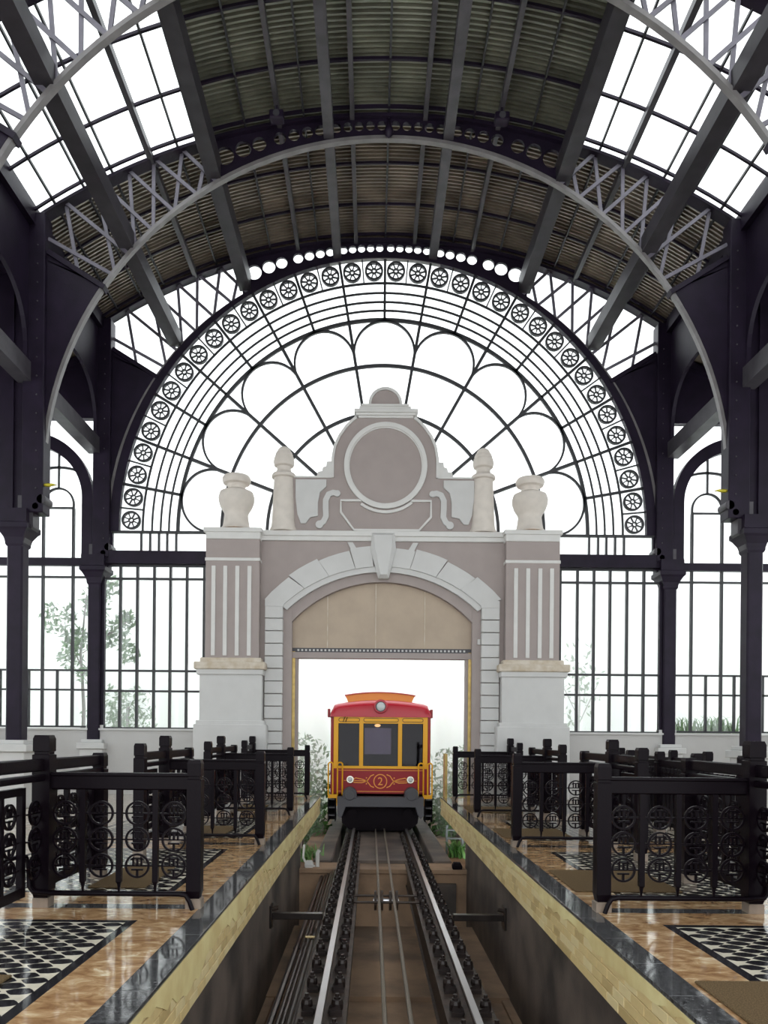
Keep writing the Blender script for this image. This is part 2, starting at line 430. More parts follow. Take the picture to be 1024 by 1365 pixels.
for b in range(3):                                # bay b lies between frame b+1 and frame b
    ya = YF - BAY * (b + 1)
    cs = FARC if b == 0 else CORR
    for t in range(3):
        y0 = ya + BAY * t / 3; y1 = y0 + BAY / 3
        for s in (-1, 1):
            for i in range(len(cs) - 1):
                a, c = (cs[i], cs[i + 1]) if s > 0 else (-cs[i + 1], -cs[i])
                roof_sheet(a, c, y0, y1, 12, 'sheet' if b == 0 else 'sheet2')
            if b:
                for i in range(len(SKY) - 1):
                    a, c = (SKY[i], SKY[i + 1]) if s > 0 else (-SKY[i + 1], -SKY[i])
                    key = ('p', a)
                    if key not in SHEETS: SHEETS[key] = pane_roof(a, c, 0, BAY / 3).mesh('skylight_pane', 'glass')
                    link('skylight_pane', SHEETS[key], ceil_o, (0, y0, 0))
    # transverse battens at the thirds
    for t in range(0, 4):
        y = ya + BAY * t / 3
        if t in (0, 3): y += 0.2 if t == 0 else -0.2
        xs = [-6.66 + 13.32 * i / 40 for i in range(41)]
        MB().band([(x, roofz(x) - 0.07) for x in xs], [(x, roofz(x) - 0.02) for x in xs], y - 0.022, y + 0.022).build('roof_batten', 'iron', ceil_o)
# roof over the camera, outside the photograph: plain sheet strip and glass strips
for (ya, yb) in ((-3.6, YF - BAY * 3),):
    xs = [-3.42 + 6.84 * i / 24 for i in range(25)]
    MB().band([(x, roofz(x)) for x in xs], [(x, roofz(x) + 0.02) for x in xs], ya, yb).build('roof_strip', 'sheet2', ceil_o)
    for s in (-1, 1):
        xs = [s * (3.56 + 3.1 * i / 8) for i in range(9)]
        MB().band([(x, roofz(x)) for x in xs], [(x, roofz(x) + 0.01) for x in xs], ya, yb).build('skylight_strip', 'glass', ceil_o)
Y0R = -3.6
xs = [-6.7 + 13.4 * i / 48 for i in range(49)]
MB().band([(x, top(x) - 0.06) for x in xs], [(x, roofz(x) + 0.12) for x in xs], YF + 0.02, YF + 0.10).build('verge_plate', 'iron', ceil_o)
# longitudinal beams and purlins, from end to end of the hall
for s in (-1, 1):
    for (x, wd, z0, z1, m, nm) in ((1.13, 0.19, low(1.13) + 0.09, low(1.13) + 0.30, 'grey', 'main_beam'),
                                   (3.30, 0.27, low(3.30) + 0.13, low(3.30) + 0.50, 'beam', 'main_beam'),
                                   (4.94, 0.28, low(4.94) + 0.20, low(4.94) + 0.52, 'beam', 'main_beam')):
        MB().box(s * x - wd / 2, s * x + wd / 2, Y0R, YF, z0, z1).build(nm, m, ceil_o)
    for (x, wd, h) in ((0.69, 0.085, 0.13), (2.06, 0.085, 0.14), (4.48, 0.10, 0.12), (3.49, 0.14, 0.36)):
        MB().box(s * x - wd / 2, s * x + wd / 2, Y0R, YF, roofz(x) - 0.03 - h, roofz(x) - 0.02).build('purlin', 'grey', ceil_o)
    for x in (1.6, 2.7, 3.98, 5.2, 5.74, 6.28):
        wd = 0.035
        MB().box(s * x - wd / 2, s * x + wd / 2, Y0R, YF, roofz(x) - 0.07, roofz(x) - 0.018).build('glazing_bar', 'mull', ceil_o)
    MB().box(s * 6.6, s * 6.85, Y0R, YF, top(6.6) - 0.22, top(6.6) + 0.14).build('eaves_beam', 'iron', ceil_o)
MB().box(-0.02, 0.02, Y0R, YF, roofz(0) - 0.06, roofz(0) - 0.02).build('glazing_bar', 'mull', ceil_o)

# ------------------------------------------------------------------ side arcades, aisle roofs and side walls
for s, nm in ((-1, 'left'), (1, 'right')):
    ar = struct('wall_%s' % nm, '%s arcade wall of dark iron arches between nave and aisle' % nm)
    for b in range(6):
        ya = YF - BAY * (b + 1) + 0.14; yb = YF - BAY * b - 0.14
        cy, h = (ya + yb) / 2, (yb - ya) / 2 - 0.05
        pts = [(ya, 11.25), (ya, 8.4)] + [(cy - h * math.copysign(abs(cos(pi * i / 20)) ** 0.7, cos(pi * i / 20)), 8.4 + 1.35 * sin(pi * i / 20) ** 0.75) for i in range(21)] + [(yb, 8.4), (yb, 11.25)]
        MB().prism(pts, s * 6.72, s * 6.80, 'x').build('arcade_plate', 'iron', ar)
        if b > 1: continue
    MB().box(s * 6.66, s * 6.94, Y0R, YF - 0.1, 8.0, 8.36).build('arcade_beam', 'grey', ar)
    # lean-to roof over the aisle
    ro = struct('ceiling_%s' % nm, '%s aisle roof of dark corrugated sheet' % nm)
    for b in range(3):
        y0 = YF - BAY * (b + 1); mb = MB(); ny = 36 * 4
        for j in range(ny + 1):
            y = y0 + BAY * j / ny; a = 0.016 * cos(2 * pi * j / 4)
            for i in range(3):
                f = i / 2; mb.v.append((s * (6.75 + 3.3 * f), y, 10.45 - 1.2 * f + a))
        for j in range(ny):
            for i in range(2):
                p = j * 3 + i; mb.f.append((p, p + 1, p + 4, p + 3))
        mb.build('aisle_sheet', 'sheet', ro)
    MB().prism([(s * 6.75, 10.45), (s * 10.05, 9.25), (s * 10.05, 9.28), (s * 6.75, 10.48)], Y0R, YF - BAY * 3).build('aisle_sheet', 'sheet', ro)
    for x in (7.6, 8.5, 9.4):
        z = 10.45 - 1.2 * (x - 6.75) / 3.3
        MB().box(s * x - 0.06, s * x + 0.06, Y0R, YF, z - 0.2, z - 0.04).build('aisle_purlin', 'grey', ro)
    for y in FR:
        MB().prism([(s * 6.8, 10.2), (s * 10.0, 9.0), (s * 10.0, 9.16), (s * 6.8, 10.38)], y - 0.25, y - 0.1).build('aisle_rafter', 'iron', ro)
    # outer side wall: parapet, piers and glazing (outside the photograph, it lets the side light in)
    sw = struct('wall_outer_%s' % nm, '%s outer wall with low parapet and tall glazing' % nm)
    MB().box(s * 10.0, s * 10.2, Y0R, YF + 0.2, 0, 1.5).build('parapet', 'white', sw)
    MB().box(s * 9.98, s * 10.2, Y0R, YF + 0.2, 8.6, 9.3).build('wall_plate', 'iron', sw)
    for b in range(7):
        y = YF - BAY * b
        MB().box(s * 9.95, s * 10.2, y - 0.15, y + 0.15, 1.5, 8.7).build('wall_pier', 'iron', sw)
        if b < 6:
            MB().box(s * 10.08, s * 10.09, y - BAY + 0.15, y - 0.15, 1.5, 8.6).build('pane', 'glass', sw)
            for k in range(1, 5):
                MB().box(s * 10.06, s * 10.11, y - BAY * k / 5 - 0.02, y - BAY * k / 5 + 0.02, 1.5, 8.6).build('mullion', 'mull', sw)

# ------------------------------------------------------------------ end wall: lunette
S = 56.3
wl = struct('window_1', 'great half-round fan lunette with wheel rosettes, petals and ribs of white glass')
KZ = 1.044
def LP(a, r): return (r * sin(radians(a)) / S, ZC + KZ * r * cos(radians(a)) / S)
YW = YF
def arc_pts(r, a0=-90, a1=90, n=90): return [LP(a0 + (a1 - a0) * i / n, r) for i in range(n + 1)]
def add_arc(r, wpx, dep, m='mull', name='glazing_arc', a0=-90, a1=90):
    MB().band(arc_pts(r - wpx / 2, a0, a1), arc_pts(r + wpx / 2, a0, a1), YW - dep, YW + dep).build(name, m, wl)
MB().band(arc_pts(350.5), [(363 * sin(radians(-90 + 2 * i)) / S, ZC + (351 * KZ + 3) * cos(radians(-90 + 2 * i)) / S) for i in range(91)], YW - 0.08, YW + 0.06).build('lunette_rim', 'iron', wl)
for r, wp in ((320, 2.9), (307.5, 2.6), (296, 2.6), (285, 2.6), (273, 4.4), (214.7, 4.0), (154, 4.0), (75, 4.0)):
    add_arc(r, wp, 0.012 if wp < 3 else 0.03)
for a in range(-80, 90, 10):
    p, q = LP(a, 273), LP(a, 352)
    MB().bar(p, q, 0.06, YW - 0.03, YW + 0.03).build('spoke', 'mull', wl)
for a in (-70, -50, -30, -10, 10, 30, 50, 70):
    MB().bar(LP(a, 75), LP(a, 273), 0.068, YW - 0.05, YW + 0.05).build('spoke', 'mull', wl)
for a in range(-85, 90, 10):
    MB().bar(LP(a, 320), LP(a, 352), 0.03, YW - 0.03, YW + 0.03).build('ring_bar', 'mull', wl)
for a in range(-80, 90, 20):                     # petals
    Rc = 231.5; rr = 40.2; pts = []
    for i in range(29):
        t = radians(-100 + 200 * i / 28)
        # local polar frame: radial outwards u, tangential v
        u = Rc + rr * cos(t); v = rr * sin(t)
        xx = u * sin(radians(a)) + v * cos(radians(a)); zz = u * cos(radians(a)) - v * sin(radians(a))
        pts.append((xx / S, ZC + KZ * zz / S))
    MB().strip(pts, 0.05, YW - 0.03, YW + 0.03).build('petal_arc', 'mull', wl)
# rosette wheels
rm = MB()
def ellr(r): return [(r * cos(2 * pi * i / 24) / S, KZ * r * sin(2 * pi * i / 24) / S) for i in range(24)]
rm.band(ellr(9.6), ellr(12.2), -0.04, 0.04, closed=True); rm.band(ellr(2.0), ellr(3.6), -0.03, 0.03, closed=True)
for i in range(8):
    t = 2 * pi * i / 8 + pi / 8
    rm.bar((3 * cos(t) / S, KZ * 3 * sin(t) / S), (10 * cos(t) / S, KZ * 10 * sin(t) / S), 0.026, -0.025, 0.025)
rme = rm.mesh('rosette', 'mull')
for i in range(36):
    a = -87.5 + 5 * i; x, z = LP(a, 335.5)
    link('rosette', rme, wl, (x, YW, z), (0, radians(a), 0))
# panes between the bars
def pane_cell(a0, a1, r0, r1):
    n = max(2, int((a1 - a0) / 2.5))
    A = [LP(a0 + (a1 - a0) * i / n, r0) for i in range(n + 1)]; B = [LP(a0 + (a1 - a0) * i / n, r1) for i in range(n + 1)]
    MB().band(A, B, YW + 0.005, YW + 0.011).build('pane', 'glass', wl)
for a in range(-90, 90, 5): pane_cell(a, a + 5, 320, 351)
for a in range(-90, 90, 10):
    for r0, r1 in ((307.5, 320), (296, 307.5), (285, 296), (273, 285)): pane_cell(a, a + 10, r0, r1)
for a in (-90, -70, -50, -30, -10, 10, 30, 50, 70):
    for r0, r1 in ((214.7, 273), (154, 214.7), (75, 154)): pane_cell(a, a + 20, r0, r1)
# strip below the lunette
for s in (-1, 1):
    for dxp in (275, 287, 298, 309.7, 321.5):
        MB().box(s * dxp / S - 0.022, s * dxp / S + 0.022, YW - 0.04, YW + 0.04, 5.73, 6.2).build('strip_bar', 'mull', wl)
    MB().box(s * 2.5, s * 6.6, YW + 0.005, YW + 0.011, 5.72, 6.2).build('pane', 'glass', wl)
    MB().box(s * 6.38, s * 6.5, YW - 0.05, YW + 0.05, 5.72, 6.2).build('strip_bar', 'iron', wl)
MB().box(-6.5, 6.5, YW - 0.06, YW + 0.05, 6.165, 6.215).build('sill_bar', 'mull', wl)
# glass behind the lattice and the crown holes
for s in (-1, 1):
    xs = [3.3 + 3.1 * i / 16 for i in range(17)]
    MB().band([(s * x, max(low(x), 9.85 + 0.6 * (x - 5.33) if x > 5.33 else 0)) for x in xs], [(s * x, top(x)) for x in xs], YW + 0.06, YW + 0.066).build('pane', 'glass', wl)
xs = [-3.3 + 6.6 * i / 24 for i in range(25)]
MB().band([(x, low(x)) for x in xs], [(x, top(x)) for x in xs], YW + 0.06, YW + 0.066).build('pane', 'glass', wl)

# ------------------------------------------------------------------ end wall: lower windows, aisle windows, parapet
we = struct('wall_back', 'low white parapet wall with dark iron lintels closing the end of the hall')
for s in (-1, 1):
    MB().box(s * 2.3, s * 10.2, YW - 0.1, YW + 0.15, 0, 1.52).build('parapet', 'parapet', we)
    MB().box(s * 2.3, s * 10.2, YW - 0.14, YW + 0.15, 1.5, 1.545).build('parapet_coping', 'white', we)
    MB().box(s * 4.0, s * 6.8, YW - 0.16, YW + 0.1, 5.42, 5.72).build('lintel', 'iron', we)
    MB().box(s * 6.55, s * 6.95, YW - 0.1, YW + 0.1, 1.5, 1.62).build('sill_block', 'white', we)
    MB().box(s * 6.8, s * 10.1, YW - 0.1, YW + 0.08, 8.84, 10.5).build('gable_plate', 'iron', we)
    d = struct('window_%d' % (2 if s < 0 else 3), '%s lower window of tall narrow panes between column and gate' % ('left' if s < 0 else 'right'))
    zz = [1.4 + (982 - y) / S for y in (973.5, 924, 897, 774.5, 757)]
    xx = [372, 348.5, 326, 303.5, 282, 260, 237]
    for x in xx[1:]: MB().box(s * x / S - 0.026, s * x / S + 0.026, YW - 0.05, YW + 0.05, zz[0], zz[4]).build('mullion', 'mull', d)
    MB().box(s * 6.55, s * 6.72, YW - 0.06, YW + 0.05, 1.5, 5.45).build('jamb', 'iron', d)
    for z in zz: MB().box(s * 4.1, s * 6.62, YW - 0.04, YW + 0.04, z - 0.024, z + 0.024).build('transom', 'mull', d)
    for i in range(len(xx) - 1):
        for j in range(4):
            MB().box(s * xx[i + 1] / S + 0.0, s * xx[i] / S, YW + 0.004, YW + 0.010, zz[j], zz[j + 1]).build('pane', 'glass', d)
    # rounded haunch at the column
    MB().prism([(s * 6.6, 5.45), (s * 6.25, 5.45)] + [(s * (6.25 + 0.33 * sin(pi / 2 * i / 8)), 5.12 + 0.33 * cos(pi / 2 * i / 8)) for i in range(9)] + [(s * 6.6, 5.1)], YW - 0.06, YW + 0.04).build('haunch', 'iron', d)
    # aisle window
    a = struct('window_%d' % (4 if s < 0 else 5), '%s aisle window with an iron arch and small round-headed lights' % ('left' if s < 0 else 'right'))
    def AP(dxp, y): return (s * dxp / S, 1.4 + (982 - y) / S)
    zb = [1.4 + (982 - y) / S for y in (972, 923, 897, 773)]
    for z in zb: MB().box(s * 6.95, s * 10.0, YW - 0.04, YW + 0.04, z - 0.022, z + 0.022).build('transom', 'mull', a)
    MB().box(s * 6.8, s * 10.0, YW - 0.08, YW + 0.06, 1.4 + (982 - 758) / S, 1.4 + (982 - 748) / S).build('transom', 'iron', a)
    for dx in (412, 452, 488, 528): 
        MB().box(s * dx / S - 0.026, s * dx / S + 0.026, YW - 0.045, YW + 0.045, zb[0], 1.4 + (982 - 681) / S).build('mullion', 'mull', a)
    for dx in (432, 470, 508, 545):
        MB().box(s * dx / S - 0.022, s * dx / S + 0.022, YW - 0.04, YW + 0.04, zb[0], zb[2]).build('mullion', 'mull', a)
    ain = [(s * (470 + 71 * cos(pi * i / 32)) / S, 1.4 + (982 - 668 + 69 * sin(pi * i / 32)) / S) for i in range(33)]
    aout = [(s * (470 + 85 * cos(pi * i / 32)) / S, 1.4 + (982 - 668 + 86 * sin(pi * i / 32)) / S) for i in range(33)]
    zl = 1.4 + (982 - 750) / S
    MB().band([(ain[0][0], zl)] + ain + [(ain[-1][0], zl)], [(aout[0][0], zl)] + aout + [(aout[-1][0], zl)], YW - 0.12, YW + 0.06).build('window_arch', 'iron', a)
    for c in (432, 508):
        za = 1.4 + (982 - 681) / S
        MB().box(s * (c - 20) / S, s * (c + 20) / S, YW - 0.03, YW + 0.03, za - 0.02, za + 0.02).build('transom', 'mull', a)
        sm = [(s * (c + 20) / S, 1.4 + 301 / S)] + [(s * (c + 20 * cos(pi * i / 20)) / S, 1.4 + (982 - 676 + 21 * sin(pi * i / 20)) / S) for i in range(21)] + [(s * (c - 20) / S, 1.4 + 301 / S)]
        MB().strip(sm, 0.042, YW - 0.03, YW + 0.03).build('small_arch', 'mull', a)
        bgx = [(s * (c + 27 * cos(pi * i / 20)) / S, 1.4 + (982 - 636 + 9 * sin(pi * i / 20)) / S) for i in range(21)]
        MB().strip(bgx, 0.05, YW - 0.03, YW + 0.03).build('small_arch', 'mull', a)
        MB().box(s * c / S - 0.02, s * c / S + 0.02, YW - 0.03, YW + 0.03, 1.4 + (982 - 655) / S, 1.4 + (982 - 606) / S).build('mullion', 'mull', a)
    edges = [382, 412, 452, 488, 528, 560]
    zlv = zb + [1.4 + (982 - 753) / S]
    for i in range(5):
        for j in range(4):
            MB().box(s * edges[i] / S, s * edges[i + 1] / S, YW + 0.004, YW + 0.01, zlv[j], zlv[j + 1]).build('pane', 'glass', a)
        MB().box(s * edges[i] / S, s * edges[i + 1] / S, YW + 0.004, YW + 0.01, zlv[4], 8.84).build('pane', 'glass', a)
    MB().prism([(s * 6.8, 5.42), (s * 7.2, 5.42)] + [(s * (7.2 - 0.3 * sin(pi / 2 * i / 8)), 5.12 + 0.3 * cos(pi / 2 * i / 8)) for i in range(9)] + [(s * 6.8, 5.1)], YW - 0.06, YW + 0.04).build('haunch', 'iron', a)

# ------------------------------------------------------------------ platforms
PE = 1.41                                          # platform edge
ROWS = [6.25, 9.93, 13.6, 17.2]
YEND = 18.05
for s, nm in ((-1, 'left'), (1, 'right')):
    fl = struct('floor_%s' % nm, '%s platform paved in polished marble with black granite edging' % nm)
    def bx(x0, x1, y0, y1, z0, z1): return MB().box(min(s * x0, s * x1), max(s * x0, s * x1), y0, y1, z0, z1)
    bx(PE + 0.03, 10.2, -3.6, YF, -0.42, -0.02).build('slab', 'concrete', fl)
    # granite edging slabs
    y = 2.4
    gme = bx(PE, PE + 0.2, 0.002, 0.598, -0.03, 0.0).mesh('granite_slab', 'granite', bevel=0.002)
    while y < YEND - 0.01:
        o = link('granite_slab', gme, fl, (0, y, 0))
        y += 0.6
        if y + 0.6 > YEND + 0.4: break
    # marble strip slabs
    mme = [bx(PE + 0.2, 1.98, 0.001, 0.899, -0.03, 0.0 ).mesh('marble_slab', 'marble') for k in range(1)]
    y = 2.4; k = 0
    while y + 0.9 <= YF + 0.3:
        o = link('marble_slab', mme[0], fl, (0, y, 0)); y += 0.9
    # rest of the floor: pale marble squares
    pme = bx(0, 0.898, 0, 0.898, -0.03, 0.0).mesh('pale_slab', 'palefloor')
    bme = bx(0, 0.898, 0, 0.898, -0.03, 0.0).mesh('marble_square', 'marble')
    # field layout per bay
    prev = ROWS[0] - 3.68
    starts = [prev] + ROWS
    FX0, FX1 = 2.05, 4.15
    fields = []
    for k in range(len(ROWS)):
        fy0, fy1 = starts[k] + 0.62, starts[k + 1] - 0.52
        fields.append((fy0, fy1))
        bx(FX0, FX1, fy0, fy1, -0.03, -0.0006).build('ivory_tile_field', 'ivory', fl)
        for (a, b, c, d) in ((FX0 - 0.07, FX0, fy0 - 0.07, fy1 + 0.07), (FX1, FX1 + 0.07, fy0 - 0.07, fy1 + 0.07), (FX0, FX1, fy1, fy1 + 0.07), (FX0, FX1, fy0 - 0.07, fy0)):
            bx(a, b, c, d, -0.03, 0.0003).build('black_border', 'blackline', fl)
        # marble bands across, at each row of railings, with a thin granite line
        yr = starts[k + 1]
        bx(1.98, 4.22, fy1 + 0.07, yr - 0.06, -0.03, 0.0).build('marble_band', 'marble', fl)
        bx(1.61, 4.22, yr - 0.06, yr + 0.10, -0.03, 0.0004).build('granite_band', 'granite', fl)
        nxt = starts[k + 1] + 0.55 if k + 1 < len(ROWS) else YF
        bx(1.98, 4.22, yr + 0.10, nxt, -0.03, 0.0).build('marble_band', 'marble', fl)
    for x in (4.22, 5.12, 6.02, 6.92, 7.82, 8.72):
        y = 2.4
        while y < YF:
            link('pale_slab', pme, fl, (s * x, y, 0)); y += 0.9
    bx(PE + 0.03, 10, -3.6, 2.4, -0.03, 0.0).build('marble_apron', 'marble', fl)
    # black lozenge tiles of the fields
    tk = 0.62; ph = 0.15 * tk
    hexa = [(u * tk, v * tk) for (u, v) in ((-0.135, 0.014), (-0.085, -0.052), (-0.045, -0.086), (0.03, -0.084), (0.085, -0.066), (0.135, -0.014), (0.085, 0.052), (0.045, 0.086), (-0.03, 0.084), (-0.085, 0.066))]
    lme = MB().prism(hexa, -0.01, 0.0004, 'z').mesh('black_tile', 'blackline')
    rest = MB(); spots = []
    for (fy0, fy1) in fields:
        i = 0; x = FX0 + 0.075
        while x < FX1 - 0.08:
            y = fy0 + 0.055 + (i % 2) * ph
            while y < fy1 - 0.05:
                if y > 3.0: spots.append((y + 0.8 * x + (5 if y < 3.9 else 0), x, y))
                y += 2 * ph
            x += 0.148 * tk; i += 1
    spots.sort()
    for q, (d_, x, y) in enumerate(spots):
        if q < 290: link('black_tile', lme, fl, (s * x, y, 0))
        else: rest.prism([(s * x + u, y + v) for u, v in hexa], -0.01, 0.0004, 'z')
    o = rest.build('black_tiles_far', 'blackline', fl); o['kind'] = 'stuff'
    # fascia: plaster base, cream tiles, plaster skim along the top
    bx(PE + 0.012, PE + 0.06, 0.5, YEND, -0.42, -0.03).build('fascia_base', 'skim', fl)
    tl, th = 0.24, 0.076
    tms = [bx(PE, PE + 0.02, 0.003, tl - 0.003, 0.003, th - 0.003).mesh('fascia_tile', m, bevel=0.003) for m in ('fascia', 'fascia2', 'fascia3')]
    for r in range(5):
        y = 3.62 - (tl / 2 if r % 2 else 0)
        while y + tl < YEND + 0.02:
            link('fascia_tile', tms[random.choice((0, 0, 0, 1, 1, 2))], fl, (s * random.uniform(-0.002, 0.001), y, -0.412 + r * th)); y += tl
    mb = MB(); n = 150; up = []; lo = []
    dep = 0.20 if s < 0 else 0.11
    for i in range(n + 1):
        y = 0.5 + (YEND - 0.5) * i / n
        d = dep * (0.55 + 0.5 * sin(y * 2.1) * sin(y * 0.83 + 1) + 0.35 * random.random())
        up.append((y, -0.028)); lo.append((y, -0.03 - max(0.02, d)))
    mb.band(lo, up, s * (PE - 0.006), s * (PE + 0.004), 'x')
    mb.build('plaster_skim', 'skim', fl)
    # end face of the platform, pillar below
    bx(PE + 0.02, 3.2, YEND - 0.02, YEND + 0.02, -0.42, 0.0).build('fascia_end', 'skim', fl)
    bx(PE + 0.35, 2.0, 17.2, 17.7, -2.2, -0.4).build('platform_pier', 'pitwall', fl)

# ------------------------------------------------------------------ pit
pit = struct('floor_pit', 'brown concrete floor of the track pit with steps and a dark cross trench')
MB().box(-3, 3, -3.6, 9.4, -2.2, -1.84).build('pit_slab', 'concrete', pit)
MB().box(-1.6, 1.9, 9.4, 12.9, -2.2, -1.78).build('pit_slab', 'concrete', pit)
MB().box(-3, 3, 12.9, 13.7, -2.6, -2.3).build('trench_bed', 'pitwall', pit)
MB().box(-1.7, 1.9, 13.7, 14.6, -2.4, -1.02).build('pit_ledge', 'concrete', pit, bevel=0.02)
MB().box(-1.7, 1.9, 13.66, 14.4, -1.03, -0.96).build('ledge_cap', 'concrete', pit)
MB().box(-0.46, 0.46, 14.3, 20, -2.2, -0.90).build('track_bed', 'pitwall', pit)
MB().box(0.95, 1.3, 13.62, 13.7, -1.75, -1.2).build('ledge_panel', 'pitwall', pit)
for s, nm in ((-1, 'left'), (1, 'right')):
    pw_ = struct('wall_pit_%s' % nm, '%s wall of the track pit, dark and stained' % nm)
    a, b = sorted((s * (PE + 0.08), s * (PE + 0.3)))
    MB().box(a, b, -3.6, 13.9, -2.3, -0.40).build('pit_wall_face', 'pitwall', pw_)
    a, b = sorted((s * (PE - 0.02), s * (PE + 0.1)))
    for y in (2.0, 7.9):
        MB().prism([(a, y), (b, y), (b, y + 1.9), (a, y + 1.6)], -2.2, -0.9 if False else -1.80, 'z').build('wall_kerb', 'concrete', pw_)

# rails: each rail on its girder with chairs
G = 0.625; RZ = -0.80
def make_rail(s):
    r = thing('running_rail', ('left' if s < 0 else 'right') + ' polished steel running rail on its row of rusty chairs', 'rail', (s * G, 0, 0), 'running rails of the tramway')
    prof = [(-0.032, 0), (-0.035, -0.03), (-0.012, -0.045), (-0.012, -0.10), (-0.06, -0.12), (-0.06, -0.13), (0.06, -0.13), (0.06, -0.12), (0.012, -0.10), (0.012, -0.045), (0.035, -0.03), (0.032, 0)]
    MB().prism([(x, RZ + z) for x, z in prof], 2.0, 40).build('rail_web', 'rust', r)
    MB().box(-0.033, 0.033, 2.0, 40, RZ - 0.028, RZ + 0.002).build('rail_head', 'steel', r, bevel=0.006)
    g = MB().box(-0.21, 0.21, 2.0, 20, RZ - 0.16, RZ - 0.13).build('girder_flange', 'rust', r)
    MB().box(-0.195 if s > 0 else 0.165, -0.165 if s > 0 else 0.195, 2.0, 20, RZ - 0.44, RZ - 0.16).build('girder_web', 'rust', g)
    MB().box(-0.22, -0.10, 2.0, 14.5, RZ - 0.46, RZ - 0.44).build('girder_foot', 'rust', g)
    cm = MB()
    cm.box(-0.045, 0.05, -0.085, 0.085, 0, 0.035); cm.lathe([(0.048, 0.03), (0.05, 0.085), (0.042, 0.115), (0.03, 0.12), (0.03, 0.135), (0.018, 0.14), (0.018, 0.165)], 0.01, 0, 10)
    cm.prism([(-0.07, 0.0), (0.05, 0.0), (0.03, 0.085), (-0.06, 0.045)], -0.05, 0.05)
    cme = cm.mesh('chair', 'chair')
    y = 3.0
    while y < 17.5:
        for t in (-1, 1): link('rail_chair', cme, r, (t * 0.118, y, RZ - 0.13), (0, 0, 0 if t > 0 else pi))
        y += 0.58
    for y in (3.2, 7.55, 11.9):
        MB().box(-0.07, 0.07, y, y + 0.14, -1.85, RZ - 0.16).build('girder_leg', 'under', r)
    return r
for s in (-1, 1): make_rail(s)
# haulage cables
for k, x in enumerate((-0.105, 0.10)):
    cb = MB().tube([(x, 2.2, RZ - 0.02), (x, 10, RZ - 0.02), (x, 20, RZ - 0.02)], 0.02, 8)
    o = cb.build('haulage_cable', 'cable', smooth=True)
    tag(o, ('left' if k == 0 else 'right') + ' haulage cable of the pair running down the middle of the track', 'cable', 'haulage cables')
# cable pulleys with cross rods
pu = thing('cable_pulley', 'pulley pair on two cross rods carrying the haulage cables between the rails', 'pulley', (0, 10.9, 0))
for dy in (-0.22, 0.22):
    MB().tube([(-G + 0.12, dy, RZ - 0.10), (G - 0.12, dy, RZ - 0.10)], 0.018, 8).build('cross_rod', 'rust', pu)
for x in (-0.15, -0.06, 0.06, 0.15):
    MB().prism([(0.14 * cos(2 * pi * i / 20), RZ - 0.12 + 0.14 * sin(2 * pi * i / 20)) for i in range(20)], x - 0.018, x + 0.018, 'x').build('pulley_wheel', 'rust', pu)
MB().tube([(-0.18, 0, RZ - 0.12), (0.18, 0, RZ - 0.12)], 0.03, 10).build('axle', 'steel', pu)
MB().box(-0.17, -0.13, -0.22, 0.22, RZ - 0.14, RZ - 0.09).build('bracket', 'rust', pu)
MB().box(0.13, 0.17, -0.22, 0.22, RZ - 0.14, RZ - 0.09).build('bracket', 'rust', pu)
# struts from the walls to the girders
for s, nm in ((-1, 'left'), (1, 'right')):
    st = thing('wall_strut', '%s black steel strut from pit wall to rail girder' % nm, 'strut', (0, 9.75, 0), 'struts bracing the rails')
    a, b = sorted((s * (G + 0.2), s * (PE + 0.085)))
    MB().box(a, b, -0.05, 0.05, RZ - 0.12, RZ - 0.04).build('strut_bar', 'pipe', st, bevel=0.008)
    a, b = sorted((s * (PE + 0.055), s * (PE + 0.082)))
    MB().box(a, b, -0.10, 0.10, RZ - 0.22, RZ + 0.06).build('wall_plate', 'pipe', st)
    MB().tube([(s * (PE + 0.06), 0, RZ), (s * (PE - 0.02), 0, RZ + 0.02)], 0.025, 8).build('bolt', 'rust', st)
# pipes beside the left rail
for i, (x, z, r) in enumerate(((-0.86, -0.98, 0.022), (-0.91, -1.02, 0.03), (-0.97, -1.05, 0.02), (-1.02, -1.08, 0.02), (-1.09, -1.10, 0.032))):
    o = MB().tube([(x, 2.4, z), (x, 9, z), (x, 13.6, z), (x - 0.02, 14.6, z - 0.05)], r, 8).build('cable_conduit', 'pipe', smooth=True)
    words = ['thin conduit closest to the left rail in the pipe bundle', 'second conduit from the left rail in the pipe bundle', 'middle conduit of the pipe bundle beside the left rail', 'second conduit from the pit wall in the pipe bundle', 'thick outermost conduit of the pipe bundle nearest the pit wall']
    tag(o, words[i], 'pipe', 'conduits beside the left rail')
cl = thing('pipe_clamp', 'small steel clamp with pale tag across the conduit bundle', 'clamp', (-0.97, 9.1, -1.03))
MB().box(-0.16, 0.16, -0.03, 0.03, -0.09, -0.07).build('clamp_bar', 'rust', cl)
MB().box(-0.02, 0.1, -0.03, 0.03, 0.05, 0.06).build('tag_plate', 'fascia', cl)
MB().box(-0.02, 0.0, -0.01, 0.01, -0.08, 0.05).build('clamp_stem', 'rust', cl)
pc = tag(MB().sqlathe([(0.12, -1.84), (0.12, -1.74), (0.10, -1.72)], -1.33, 5.55).build('rubble_block', 'pitwall'), 'small dark block lying at the foot of the left pit wall', 'block')
